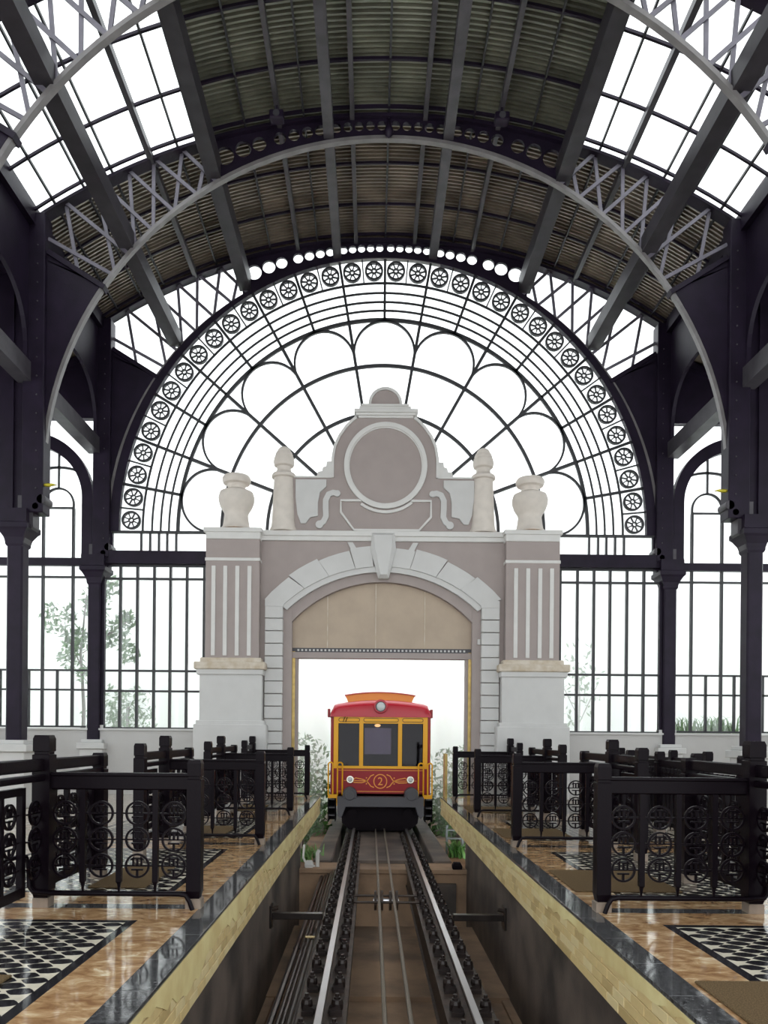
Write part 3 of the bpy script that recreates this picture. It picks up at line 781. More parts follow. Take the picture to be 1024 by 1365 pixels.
# ------------------------------------------------------------------ railings
def ring_mesh():
    mb = MB(); n = 28; R1, R2 = 0.1, 0.084
    rg = lambda r: [(r * cos(2 * pi * i / n), r * sin(2 * pi * i / n)) for i in range(n)]
    mb.band(rg(R2), rg(R1), -0.01, 0.01, closed=True)
    mb.box(-0.145, 0.145, -0.008, 0.008, -0.006, 0.006)
    mb.box(-0.048, 0.048, -0.008, 0.008, -0.039, -0.025)
    mb.box(-0.009, 0.009, -0.008, 0.008, -0.088, -0.03)
    mb.box(-0.009, 0.009, -0.008, 0.008, 0.0, 0.055)
    for t in (-1, 1):
        mb.box(t * 0.026, t * 0.04, -0.008, 0.008, 0.0, 0.052)
        mb.prism([(t * 0.026, 0.045), (t * 0.06, 0.045), (t * 0.026, 0.078)], -0.008, 0.008)
    mb.box(-0.03, 0.03, -0.008, 0.008, 0.052, 0.064)
    return mb.mesh('ring_ornament', 'rail')
RING = ring_mesh()
def post_mesh(h, wd=0.062):
    mb = MB().sqlathe([(wd * 0.72, 0.06), (wd, 0.14), (wd, h - 0.16), (wd * 0.82, h - 0.155), (wd * 0.82, h - 0.135), (wd * 0.95, h - 0.13), (wd * 0.95, h - 0.03), (wd * 0.8, h), (wd * 0.3, h)], 0, 0)
    return mb.mesh('post', 'rail')
POST_T, POST_S, POST_I = post_mesh(1.39, 0.07), post_mesh(1.22), post_mesh(1.2, 0.058)
BASE = MB().sqlathe([(0.062, 0), (0.062, 0.075), (0.05, 0.08)], 0, 0).mesh('post_foot', 'foot')
SPIKE = MB().sqlathe([(0.005, 0.115), (0.013, 0.19), (0.022, 0.205), (0.022, 0.98)], 0, 0).mesh('baluster', 'rail')
def infill(root, p0, p1, z0, ncol, gap, bars=True):
    """ring columns and balusters in the plane from p0 to p1 (xy)"""
    d = Vector((p1[0] - p0[0], p1[1] - p0[1])); L = d.length; d.normalize(); ang = math.atan2(d.y, d.x)
    for c in range(ncol):
        u = gap * (c + 0.5) + (L - gap * ncol) / 2
        for k in range(3):
            link('ring_ornament', RING, root, (p0[0] + d.x * u, p0[1] + d.y * u, z0 + 0.213 * k), (0, 0, ang))
        if c < ncol - 1 and bars:
            u += gap / 2
            link('baluster', SPIKE, root, (p0[0] + d.x * u, p0[1] + d.y * u, 0), (0, 0, ang))
def seg(mb, p0, p1, z0, z1, th):
    d = Vector((p1[0] - p0[0], p1[1] - p0[1])); d.normalize(); n = Vector((-d.y, d.x)) * th / 2
    mb.prism([(p0[0] + n.x, p0[1] + n.y), (p1[0] + n.x, p1[1] + n.y), (p1[0] - n.x, p1[1] - n.y), (p0[0] - n.x, p0[1] - n.y)], z0, z1, 'z')
    return mb
def make_railing(s, wf, wb):
    root = thing('platform_railing', '', 'railing')
    IN, OUT = s * 1.655, s * 2.885
    ps = link('post', POST_I, root, (IN, 0, 0)); link('post_foot', BASE, ps)
    pt = link('post', POST_T, root, (OUT, 0, 0)); link('post_foot', BASE, pt)
    seg(MB(), (IN, 0), (OUT, 0), 0.95, 1.075, 0.06).build('top_rail', 'rail', root, bevel=0.012)
    seg(MB(), (IN, 0), (OUT, 0), 1.06, 1.09, 0.085).build('cap_rail', 'rail', root, bevel=0.008)
    # bent tube rail low down
    zz = 0.125; k = s * 0.10
    MB().tube([(IN - k * 0.05, -0.1, 0.0), (IN + k * 0.2, -0.1, 0.07), (IN + k * 0.5, -0.1, zz - 0.01), (IN + k * 1.0, -0.1, zz), ((IN + OUT) / 2, -0.1, zz), (OUT - k, -0.1, zz), (OUT + k * 0.4, -0.1, zz + 0.01), (OUT + k * 0.7, -0.1, zz + 0.05), (OUT + k * 0.8, -0.1, 0.36), (OUT + k * 0.9, -0.12, 0.42), (OUT + k * 0.9, -0.3, 0.44), (OUT + k * 0.9, -0.95 if wf else -0.35, 0.44)], 0.019, 8).build('tube_rail', 'rail', root, smooth=True)
    infill(root, (IN, 0), (OUT, 0), 0.335, 4, 0.295)
    seg(MB(), (IN, 0), (OUT, 0), 0.105, 0.128, 0.03).build('bottom_rail', 'rail', root)
    for L, hp, use in ((-1.08, 1.30, wf), (1.28, 1.22, wb)):
        if not use: continue
        sg = -1 if L < 0 else 1
        pe = link('post', POST_S, root, (OUT, L, 0), None, (1, 1, hp / 1.22)); link('post_foot', BASE, pe)
        seg(MB(), (OUT, 0), (OUT, L), 1.10, 1.20, 0.05).build('top_rail', 'rail', root, bevel=0.01)
        seg(MB(), (OUT, 0), (OUT, L), 1.02, 1.075, 0.07).build('middle_rail', 'rail', root, bevel=0.01)
        # hanging gate leaf with its own frame
        a, b = 0.30 * sg, L - 0.10 * sg
        gf = MB()
        seg(gf, (OUT + s * 0.05, a), (OUT + s * 0.05, b), 0.92, 0.98, 0.045); seg(gf, (OUT + s * 0.05, a), (OUT + s * 0.05, b), 0.13, 0.21, 0.045)
        for yy in (a, b): gf.box(OUT + s * 0.05 - 0.024, OUT + s * 0.05 + 0.024, yy - 0.03, yy + 0.03, 0.13, 0.98)
        gl = gf.build('gate_leaf_frame', 'rail', root)
        infill(gl, (OUT + s * 0.05, a), (OUT + s * 0.05, b), 0.345, 2 if L < 0 else 3, 0.29)
        infill(root, (OUT, 0.04 * sg), (OUT, 0.30 * sg), 0.345, 1, 0.25)
    return root
order = ['nearest', 'second', 'third', 'farthest']
for s, nm in ((-1, 'left'), (1, 'right')):
    proto = make_railing(s, True, True); last = make_railing(s, True, False)
    for k, y in enumerate(ROWS):
        o = last if k == 3 else (proto if k == 0 else copy_tree(proto))
        o.location = (0, y, 0)
        o['label'] = '%s black iron railing with ring ornaments on the %s platform' % (order[k], nm)
        o['group'] = 'platform railings'
# queue fences at the back of the right platform
def make_fence(label, p0, p1, n):
    r = thing('queue_fence', label, 'fence', (p0[0], p0[1], 0), 'queue fences on the right platform')
    d = Vector((p1[0] - p0[0], p1[1] - p0[1]))
    for i in range(n + 1):
        q = d * (i / n); pp = link('post', POST_S, r, (q.x, q.y, 0)); link('post_foot', BASE, pp)
    for i in range(n):
        a, b = d * (i / n), d * ((i + 1) / n)
        seg(MB(), a, b, 1.0, 1.1, 0.055).build('top_rail', 'rail', r, bevel=0.01)
        seg(MB(), a, b, 0.88, 0.92, 0.04).build('middle_rail', 'rail', r)
        seg(MB(), a, b, 0.16, 0.22, 0.04).build('bottom_rail', 'rail', r)
        L = (b - a).length; m = int(L / 0.14)
        for j in range(1, m):
            q = a + (b - a) * (j / m)
            link('baluster', SPIKE, r, (q.x, q.y, 0))
make_fence('black queue fence with slim balusters behind the second right railing, near lane', (4.02, 8.75), (4.02, 12.6), 3)
make_fence('black queue fence with slim balusters behind the near lane fence, by the right columns', (4.85, 11.6), (4.85, 15.6), 3)
# coppery board at the far right end
o = thing('end_board', 'narrow coppery board with dark frame at the far end of right platform', 'board', (1.50, 17.75, 0))
MB().box(-0.02, 0.02, -0.02, 0.30, 0.02, 1.0).build('board', 'copper', o)
MB().box(-0.03, 0.03, -0.05, -0.02, 0.0, 1.02).build('board_frame', 'brass', o)
MB().box(-0.03, 0.03, 0.30, 0.33, 0.0, 1.02).build('board_frame', 'brass', o)

# doormats
for s, nm in ((-1, 'left'), (1, 'right')):
    for k, y in enumerate([ROWS[0] - 3.68] + ROWS[:3]):
        x0 = 1.64 if s > 0 else 2.28
        a, b = sorted((s * x0, s * (2.62 if s > 0 else 2.8)))
        mb = MB().box(a, b, y + 0.75, y + 1.85, 0.0005, 0.016)
        tag(mb.build('door_mat', 'mat', bevel=0.006), '%s brown coir mat on the %s platform' % (order[k], nm), 'mat', 'coir mats in the boarding gaps')

# ------------------------------------------------------------------ the gate
SG = 57.6; GY = 17.8
def gx(px): return (px - 508.5) / SG
def gz(py): return 1.4 + (982 - py) / SG
gate = thing('ornamental_gate', 'taupe and white ornamental plaster gateway with arch, pilasters and scrolled pediment', 'gateway', (0, GY, 0))
def gb(x0, x1, y0, y1, ztop, zbot, name, m, bevel=0.0, parent=None): # pixels for x and z
    return MB().box(gx(x0), gx(x1), y0, y1, gz(zbot), gz(ztop)).build(name, m, parent or gate, bevel=bevel)
FLO = 982 + 1.4 * SG
for s in (-1, 1):
    def gs(a, b, *r, **k):
        p, q = (1017 - b, 1017 - a) if s < 0 else (a, b)
        sc2 = 57.6 / 58.7                       # the piers stand a little nearer than the wall
        p, q = 508.5 + (p - 508.5) * 0.992, 508.5 + (q - 508.5) * 0.992
        r = list(r); r[2] = 982 - (982 - r[2]) * sc2
        if r[3] < FLO - 0.01: r[3] = 982 - (982 - r[3]) * sc2
        return gb(p, q, *r, **k)
    # left pier for s=+1 reading pixels directly, mirrored for s=-1
    gs(261, 357, -0.42, 0.55, 967, FLO, 'pier_base', 'white', bevel=0.02)
    gs(264, 354, -0.40, 0.53, 962, 968, 'pier_base_step', 'white', bevel=0.01)
    gs(268, 350, -0.34, 0.5, 900, 963, 'pier_block', 'white')
    gs(261, 355, -0.42, 0.52, 884, 894, 'pier_moulding', 'cap', bevel=0.02)
    gs(264, 352, -0.38, 0.52, 893, 901, 'pier_moulding', 'white', bevel=0.015)
    gs(268, 349, -0.33, 0.5, 878, 885, 'pier_moulding', 'cap', bevel=0.02)
    sh = gs(274, 345, -0.26, 0.45, 715, 880, 'pilaster_shaft', 'taupe')
    gs(273, 346, -0.275, 0.46, 744, 748, 'pilaster_band', 'trim', bevel=0.004)
    for fx in (284.5, 300, 316, 332):
        gs(fx - 2.6, fx + 2.6, -0.285, -0.25, 755, 875, 'flute_strip', 'trim', bevel=0.004)
    gs(271, 348, -0.32, 0.5, 704, 710, 'pier_cornice', 'trim', bevel=0.01)
    gs(274, 346, -0.29, 0.48, 709, 719, 'pier_cornice', 'trim', bevel=0.01)
    # quoins
    y = 806
    while y < FLO - 6:
        gs(351.5, 375.5, -0.10, 0.05, y + 0.5, min(y + 16.4, FLO), 'quoin', 'white', bevel=0.01); y += 17
    gs(351.5, 376.5, -0.095, 0.05, 797, 806.5, 'springer', 'white')
    # jamb reveal and brass track
    gs(374, 387, 0.04, 0.5, 808, FLO, 'jamb', 'taupe')
    gs(387, 391, 0.16, 0.4, 866, FLO, 'shutter_track', 'brass')
    gs(391, 395, 0.20, 0.36, 866, FLO, 'shutter_track', 'taupe')
    # voussoirs
def arcseg(half, ysp, yap, n=24):
    rise = ysp - yap; R = (half * half + rise * rise) / (2 * rise); a = math.asin(min(1, half / R))
    return [(508.5 + R * sin(-a + 2 * a * i / n), yap + R - R * cos(-a + 2 * a * i / n)) for i in range(n + 1)]
def G2(pts): return [(gx(x), gz(y)) for x, y in pts]
av = G2(arcseg(132, 810, 756)); ao = arcseg(157, 800, 731)
wall = [(gx(345), 0), (gx(345), gz(721)), (gx(672), gz(721)), (gx(672), 0), (gx(508.5 + 132), 0)] + list(reversed(av)) + [(gx(508.5 - 132), 0)]
MB().prism(wall, 0.0, 0.45).build('gate_wall', 'taupe', gate)
gb(344, 673, -0.10, 0.48, 709, 716, 'gate_cornice', 'trim', bevel=0.01)
gb(346, 671, -0.06, 0.46, 715, 722, 'gate_cornice', 'trim', bevel=0.01)
rin = G2(arcseg(122, 830, 775)); rout = G2(arcseg(135, 806, 754))
MB().band(rin, rout, 0.06, 0.5).build('arch_reveal', 'taupe', gate)
NV = 24
inn = arcseg(132, 808, 756, NV); out = arcseg(157, 801, 731, NV)
inn2 = arcseg(127, 814, 763, NV)
MB().band(G2(inn2), G2(arcseg(134, 809, 755, NV)), -0.05, 0.06).build('arch_roll', 'white', gate)
cuts = [(0, 3), (3, 6), (6, 9), (9, 11), (13, 15), (15, 18), (18, 21), (21, 24)]
for k, (a, b) in enumerate(cuts):
    A = inn[a:b + 1]; B = out[a:b + 1]
    ex = 0 if k % 2 else -2.5
    B = [(x + (x - 508.5) * 0.008 * (k % 2), y - 2.5 * (k % 2)) for x, y in B]
    A = [(x + (0.25 if i == 0 else -0.25 if i == len(A) - 1 else 0), y) for i, (x, y) in enumerate(A)]
    B = [(x + (0.6 if i == 0 else -0.6 if i == len(B) - 1 else 0), y) for i, (x, y) in enumerate(B)]
    MB().band(G2(A), G2(B), -0.09, 0.03).build('voussoir', 'white', gate)
# keystone with a faceted face
kp = [(494, 712), (524, 712), (526, 734), (516.5, 772), (503, 772), (492, 734)]
ks = MB(); n0 = len(ks.v)
for (x, y) in kp: ks.v.append((gx(x), 0.03, gz(y)))
for (x, y) in kp: ks.v.append((gx(x), -0.12, gz(y)))
cpt = [(497, 716), (521, 716), (520, 733), (514, 768), (505.5, 768), (498, 733)]
for (x, y) in cpt: ks.v.append((gx(x), -0.22, gz(y)))
for L_ in (0, 6):
    for i in range(6):
        j = (i + 1) % 6; ks.f.append((L_ + i, L_ + j, L_ + 6 + j, L_ + 6 + i))
ks.f.append((12, 13, 14, 15, 16, 17)); ks.f.append((5, 4, 3, 2, 1, 0))
ks.build('keystone', 'white', gate)
for s in (-1, 1):
    MB().prism(G2([(508.5 + s * 30, 740), (508.5 + s * 40, 724), (508.5 + s * 47, 724), (508.5 + s * 38, 742)]), -0.07, 0.02).build('keystone_wing', 'white', gate)
# pediment: pixels of the enlarged crop
def px6(x, y): return (370 + x * 0.2734, 500 + y * 0.2734)
def P6(pts, mirror=False):
    q = []
    for x, y in pts:
        X, Y = px6(x, y)
        if mirror: X = 2 * 510.6 - X
        q.append((gx(X) , gz(Y)))
    return q
half = [(80, 765), (58, 640), (52, 500), (258, 498), (258, 405), (268, 345), (290, 295), (322, 250), (350, 222), (372, 204)]
full = P6(half) + list(reversed(P6(half, True)))
ped = MB().prism(full, 0.05, 0.35).build('pediment', 'taupe', gate)
for mir in (False, True):
    MB().strip(P6(half[3:], mir), 0.06, 0.0, 0.36).build('pediment_trim', 'trim', gate)
    MB().strip(P6([(52, 496), (258, 496)], mir), 0.04, 0.02, 0.36).build('pediment_trim', 'trim', gate)
    MB().prism(P6([(78, 510), (228, 510), (228, 545), (198, 572), (188, 620), (188, 688), (150, 696), (128, 725), (105, 725), (88, 680), (78, 600)], mir), 0.0, 0.07).build('curtain_panel', 'white', gate, bevel=0.006)
    sp = [(282, 578), (262, 574), (240, 582), (226, 610), (226, 650), (228, 690), (216, 715), (196, 730)]
    sc_ = MB().strip(P6(sp, mir), 0.13, -0.01, 0.07); 
    for q in (sp[0], sp[-1]):
        (a, b), = P6([q], mir); sc_.disc(a, b, 0.072 if q == sp[0] else 0.09, -0.012, 0.07, 16)
    sc_.build('scroll', 'white', gate)
    MB().prism(P6([(258, 418), (228, 420), (226, 442), (210, 448), (206, 466), (186, 470), (180, 494), (258, 494)], mir), 0.04, 0.3).build('stepped_ear', 'trim', gate)
(ox, oz), = P6([(517, 440)])
def ell(rx, ry, n=56): return [(ox + rx * 0.2734 / SG * cos(2 * pi * i / n), oz + ry * 0.2734 / SG * sin(2 * pi * i / n)) for i in range(n)]
rg = MB().band(ell(182, 190), ell(203, 211), -0.03, 0.08, closed=True).build('medallion_ring', 'trim', gate, smooth=True)
MB().band(ell(176, 184), ell(184, 192), 0.0, 0.08, closed=True).build('ring_fillet', 'trim', rg)
MB().prism(ell(178, 186), 0.03, 0.08).build('medallion_disc', 'taupe', gate)
def oc(a, rx=208, ry=218): return (517 + rx * cos(radians(a)), 440 + ry * sin(radians(a)))
pl = [(400, 611), (300, 611), (300, 668), (365, 755), (682, 755), (740, 690), (740, 611), (640, 611)]
MB().strip(P6(pl), 0.05, -0.01, 0.07).build('panel_moulding', 'trim', gate)
MB().strip(P6([oc(a, 212, 226) for a in range(52, 130, 6)]), 0.06, -0.01, 0.07).build('panel_moulding', 'trim', gate)
for (x0, x1, y0, y1, d) in ((362, 672, 168, 184, 0.12), (372, 662, 184, 196, 0.08), (382, 650, 194, 206, 0.04), (386, 638, 150, 168, 0.06), (396, 628, 142, 152, 0.09)):
    (a, b), (c, e) = P6([(x0, y1), (x1, y0)])
    MB().box(a, c, 0.05 - d, 0.35 + d, b, e).build('crown_moulding', 'trim', gate, bevel=0.006)
dome = [(437, 150)] + [(513 - 76 * cos(pi * i / 20), 135 - 76 * sin(pi * i / 20)) for i in range(21)] + [(590, 150)]
MB().prism(P6(dome), 0.08, 0.32).build('crown_dome', 'taupe', gate)
MB().strip(P6(dome), 0.06, 0.03, 0.34).build('dome_trim', 'trim', gate)
MB().box(gx(427), gx(592), 0.0, 0.3, gz(711.5), gz(708)).build('gap_shade_bar', 'under', gate)  # solid near-black bar that draws the shade in the gap below the pediment
# roller shutter
shu = thing('roller_shutter', 'beige panelled shutter head filling the arch above the tram', 'shutter', (0, GY, 0))
tym = arcseg(122, 830, 774.5, 32)
edges = [386.5, 435, 500, 566, 631]
for i in range(4):
    a, b = edges[i] + 0.25, edges[i + 1] - 0.25
    def ty(x):
        R = (122 ** 2 + 55.5 ** 2) / (111); d = min(abs(x - 508.5), 121.9); return 774.5 + R - sqrt(R * R - d * d)
    xs = [a + (b - a) * k / 10 for k in range(11)]
    MB().prism(G2([(x, ty(x)) for x in xs] + [(b, 863), (a, 863)]), 0.22, 0.27).build('shutter_panel', 'shutter', shu, bevel=0.004)
for e in edges[1:4]:
    MB().box(gx(e) - 0.012, gx(e) + 0.012, 0.205, 0.23, gz(863), gz(ty(e) + 1)).build('seam_strip', 'cap', shu)
MB().box(gx(387), gx(631), 0.15, 0.4, gz(877), gz(869)).build('shutter_foot', 'taupe', shu)
MB().box(gx(387), gx(631), 0.20, 0.35, gz(869), gz(863)).build('shutter_slot', 'dgrey', shu)
tm = MB().box(-0.022, 0.022, 0.19, 0.215, -0.022, 0.022).mesh('shutter_tooth', 'white')
for i in range(44): link('shutter_tooth', tm, shu, (gx(396 + i * 5.2), 0, gz(866)))
MB().box(gx(636), gx(639.5), -0.02, 0.05, gz(858), gz(851)).build('control_box', 'white', shu)

# urns and obelisks
def urn(px, label):
    o = thing('stone_urn', label, 'urn', (gx(px), GY + 0.08, 1.4 + 278 / 58.7), 'urns on the gate piers')
    Z = lambda y: (703 - y) * 1.04 / SG
    R = lambda a: a / SG
    prof = [(R(20.5), Z(703)), (R(21), Z(700)), (R(18), Z(697)), (R(17), Z(692)), (R(16), Z(685)), (R(15.5), Z(682)), (R(17), Z(678)), (R(21), Z(672)), (R(23.5), Z(665)), (R(24), Z(659)), (R(22), Z(653)), (R(15.5), Z(650)), (R(12), Z(648.5)), (R(11.5), Z(645.5)), (R(13), Z(643)), (R(17.5), Z(641.5)), (R(19), Z(638)), (R(19), Z(635)), (R(17), Z(632)), (R(10), Z(631))]
    MB().lathe(prof, n=32).build('urn_body', 'stone', o, smooth=True)
    MB().lathe([(R(22), 0), (R(22), 0.02), (R(20.5), 0.035)], n=32).build('grimy_foot', 'grime', o)
urn(312, 'plaster urn on the left gate pier'); urn(705, 'plaster urn on the right gate pier')
def obelisk(px, label):
    o = thing('obelisk_finial', label, 'finial', (gx(px), GY + 0.12, gz(709)), 'obelisk finials flanking the pediment')
    Z = lambda y: (709 - y) / SG
    R = lambda a: a / SG
    MB().lathe([(R(18.5), 0), (R(18.5), Z(706)), (R(16.5), Z(702)), (R(15.5), Z(694)), (R(13.2), Z(637))], n=28).build('obelisk_shaft', 'stone', o, smooth=True)
    MB().lathe([(R(13), Z(637.5)), (R(16), Z(636)), (R(16.3), Z(633)), (R(15), Z(631)), (R(11), Z(629)), (R(9.5), Z(626)), (R(9.5), Z(622)), (R(10.5), Z(619))], n=28).build('neck_ring', 'stone', o, smooth=True)
    MB().lathe([(R(9), Z(622)), (R(13), Z(620)), (R(14.2), Z(615)), (R(13), Z(609)), (R(11.2), Z(608.5)), (R(12), Z(606)), (R(10.5), Z(602)), (R(8.6), Z(601.5)), (R(8.8), Z(599)), (R(6.5), Z(596)), (R(3), Z(594.3)), (R(0.5), Z(594))], n=28).build('obelisk_bulb', 'stone', o, smooth=True)
obelisk(375, 'ringed obelisk finial left of the pediment'); obelisk(642.5, 'ringed obelisk finial right of the pediment')

# ------------------------------------------------------------------ tram
ST, TY = 55.3, 18.55
tram = thing('tram_car', 'red and yellow funicular tram car number 2 coming through the gate', 'tram', (0, TY, 0))
def tpx(x, y): return (400 + x * 0.2051, 900 + y * 0.2051)      # from the enlarged crop
def tx(x): return (tpx(x, 0)[0] - 507.0) / ST
def tz(y): return 1.4 + (982 - tpx(0, y)[1]) / ST
TL = 7.5
def tb(x0, x1, y0, y1, ztop, zbot, name, m, parent=None, bevel=0.0):
    return MB().box(tx(x0), tx(x1), y0, y1, tz(zbot), tz(ztop)).build(name, m, parent or tram, bevel=bevel)
# front wall pieces in red, leaving the windows open
tb(197, 845, 0.0, 0.06, 605, 790, 'front_panel', 'red', bevel=0.01)
for a, b in ((197, 218), (824, 845)): tb(a, b, -0.01, 0.10, 262, 790, 'corner_post', 'red', bevel=0.015)
for a, b in ((195, 205), (837, 847)):
    tb(a, b, 0.06, TL, 600, 790, 'side_panel', 'red')
    for k in range(6):
        y = 0.06 + (TL - 0.2) * k / 5
        tb(a, b, y, y + 0.16, 270, 602, 'side_post', 'yellow')
    tb(a, b, 0.06, TL, 262, 312, 'side_header', 'red')
    for k in range(5):
        y = 0.22 + (TL - 0.2) * k / 5
        MB().box(tx((a + b) / 2) - 0.004, tx((a + b) / 2) + 0.004, y, y + (TL - 0.2) / 5 - 0.16, tz(602), tz(312)).build('side_pane', 'tramglass', tram)
tb(197, 845, 0.0, TL, 770, 790, 'cabin_floor', 'cabin')
# rear wall with window
tb(197, 400, TL - 0.06, TL, 262, 780, 'rear_wall', 'cabin'); tb(640, 845, TL - 0.06, TL, 262, 780, 'rear_wall', 'cabin')
tb(400, 640, TL - 0.06, TL, 560, 780, 'rear_wall', 'cabin'); tb(400, 640, TL - 0.06, TL, 230, 320, 'rear_wall', 'cabin')
tb(400, 640, TL - 0.035, TL - 0.03, 320, 560, 'rear_pane', 'tramglass')
for y in (1.6, 2.9, 4.2, 5.5):                                  # seat backs inside
    tb(225, 480, y, y + 0.1, 560, 780, 'seat_back', 'cabin'); tb(560, 815, y, y + 0.1, 560, 780, 'seat_back', 'cabin')
# partition behind the driver
tb(640, 840, 0.9, 0.95, 300, 780, 'partition', 'cabin'); tb(205, 330, 0.9, 0.95, 300, 780, 'partition', 'cabin')
# yellow window frame
wf = MB()
for a, b in ((216, 246), (382, 408), (634, 660), (796, 826)): wf.box(tx(a), tx(b), -0.03, 0.07, tz(606), tz(270))
wf.box(tx(216), tx(826), -0.032, 0.07, tz(314), tz(270)); wf.box(tx(216), tx(826), -0.034, 0.07, tz(607), tz(590))
wfo = wf.build('window_frame', 'yellow', tram)
for a, b in ((246, 382), (408, 634), (660, 796)):
    tb(a, b, 0.01, 0.016, 314, 590, 'windscreen_pane', 'tramglass')
    g = MB(); g.strip([(tx(a), tz(314)), (tx(b), tz(314)), (tx(b), tz(590)), (tx(a), tz(590))], 0.022, -0.02, 0.03, closed=True); g.build('pane_gasket', 'under', tram)
    n = 6; r = 12; pts = []
    xa, xb, ya, yb = a + 2, b + 2 if b < 700 else b, 279, 304
    for cx, a0 in ((xb - 12, -90), (xa + 12, 90)):
        for i in range(n + 1):
            t = radians(a0 + 180 * i / n); pts.append((tx(cx + 12 * cos(t)), tz(291.5 + 12 * sin(t))))
    MB().strip(pts, 0.014, -0.036, -0.028, closed=True).build('panel_outline', 'rust', wfo)
# roof: cambered, its front edge rounded down
def camber(x, base=235, crown=157): 
    u = abs((x - 521) / 328); return crown + 34 * u ** 2 + 48 * max(0, (u - 0.90) / 0.10) ** 2
rf = MB(); ys = [-0.06, -0.06, -0.03, 0.04, 0.16, 0.35, TL]; lift = [None, 0.0, 0.35, 0.68, 0.9, 1.0, 1.0]
nx = 28
for j, y in enumerate(ys):
    for i in range(nx + 1):
        x = 193 + 656 * i / nx
        if lift[j] is None: zz = tz(272)
        else:
            zb_ = tz(camber(x) + 40 if True else 0); zt = tz(camber(x)); zz = zb_ + (zt - zb_) * lift[j]
        rf.v.append((tx(x), y, zz))
for j in range(len(ys) - 1):
    for i in range(nx):
        p = j * (nx + 1) + i; rf.f.append((p, p + 1, p + nx + 2, p + nx + 1))
b0 = len(rf.v)
for y in (-0.06, TL): rf.v += [(tx(193), y, tz(272)), (tx(849), y, tz(272))]
rf.f.append((b0, b0 + 1, b0 + 3, b0 + 2))
p = (len(ys) - 1) * (nx + 1)
rf.f.append(tuple([p + i for i in range(nx + 1)] + [b0 + 3, b0 + 2]))
for i in (0, nx):
    rf.f.append(tuple([i + j * (nx + 1) for j in range(len(ys))] + [b0 + 2 if i == 0 else b0 + 3]))
rf.build('roof', 'redroof', tram, smooth=True)
# clerestory
cl_ = MB(); tops = []
def ctop(x): u = (x - 517) / 235; return 123 - 21 * (1 - u * u)
pts = [(tx(305), tz(180)), (tx(288), tz(128))] + [(tx(283 + 468 * i / 16), tz(ctop(283 + 468 * i / 16))) for i in range(17)] + [(tx(745), tz(130)), (tx(725), tz(180))]
cl_.prism(pts, 0.5, TL - 0.4); co = cl_.build('clerestory', 'orange', tram)
MB().band([(tx(281 + 472 * i / 16), tz(ctop(283 + 468 * i / 16) + 5)) for i in range(17)], [(tx(281 + 472 * i / 16), tz(ctop(283 + 468 * i / 16) - 1)) for i in range(17)], 0.44, TL - 0.35).build('clerestory_eave', 'redroof', co)
for a in (180, 850): tb(a - 6, a + 10, 0.05, 0.25, 220, 275, 'marker_lamp', 'red', bevel=0.01)
# headlamp
hl = MB(); hl.disc(tx(519), tz(203), 44 * 0.2051 / ST, -0.16, 0.1, 28); ho = hl.build('headlamp', 'redroof', tram, bevel=0.01)
MB().disc(tx(519), tz(205), 33 * 0.2051 / ST, -0.175, -0.15, 28).build('lamp_bezel', 'dgrey', ho)
MB().ball((tx(520), -0.17, tz(205)), 28 * 0.2051 / ST, 20, 1, 0.35, 1).build('lamp_lens', 'lens', ho, smooth=True)
for x in (325, 716):
    h = MB().disc(tx(x), tz(678), 24 * 0.2051 / ST, -0.07, 0.02, 20).build('side_lamp', 'chrome', tram, bevel=0.006)
    MB().ball((tx(x), -0.07, tz(678)), 17 * 0.2051 / ST, 14, 1, 0.4, 1).build('lamp_lens', 'lens', h, smooth=True)
# yellow lining
for y in (619, 756): tb(240, 805, -0.012, 0.02, y - 2, y + 2, 'lining', 'orange')
def TP(pts): return [(tx(x), tz(y)) for x, y in pts]
def tstrip(pts, wd, name, closed=False): return MB().strip(TP(pts), wd, -0.014, 0.02, closed).build(name, 'orange', tram)
tstrip([(521 + 42 * cos(2 * pi * i / 32), 690 + 45 * sin(2 * pi * i / 32)) for i in range(32)], 0.022, 'number_ring', True)
for s in (-1, 1):
    f = lambda pts: [(521 + s * (521 - x), y) for x, y in pts]
    tstrip(f([(480, 646), (458, 655), (443, 678), (430, 690), (400, 700), (350, 698), (340, 690)]), 0.022, 'scroll_line')
    tstrip(f([(480, 730), (460, 722), (443, 700), (428, 686), (400, 676), (360, 668), (345, 680)]), 0.022, 'scroll_line')
    tstrip(f([(440, 688), (350, 686), (285, 686)]), 0.018, 'scroll_line')
    for q in ((431, 668), (431, 706)):
        (a, b), = TP(f([q])); MB().disc(a, b, 0.016, -0.014, 0.02, 10).build('scroll_dot', 'orange', tram)
td = bpy.data.curves.new('numeral', 'FONT'); td.body = '2'; td.size = 0.27; td.align_x = 'CENTER'; td.align_y = 'CENTER'; td.extrude = 0.008
to = bpy.data.objects.new('numeral_tmp', td); C.objects.link(to)
bpy.context.view_layer.update()
nme = bpy.data.meshes.new_from_object(to.evaluated_get(bpy.context.evaluated_depsgraph_get()))
bpy.data.objects.remove(to); nme.materials.clear(); nme.materials.append(M['orange'])
link('numeral', nme, tram, (tx(521), -0.012, tz(692)), (pi / 2, 0, 0))
# wiper
MB().tube([(tx(275), -0.05, tz(305)), (tx(290), -0.06, tz(272))], 0.008, 6).tube([(tx(292), -0.05, tz(305)), (tx(304), -0.06, tz(275))], 0.008, 6).build('wiper', 'under', tram)
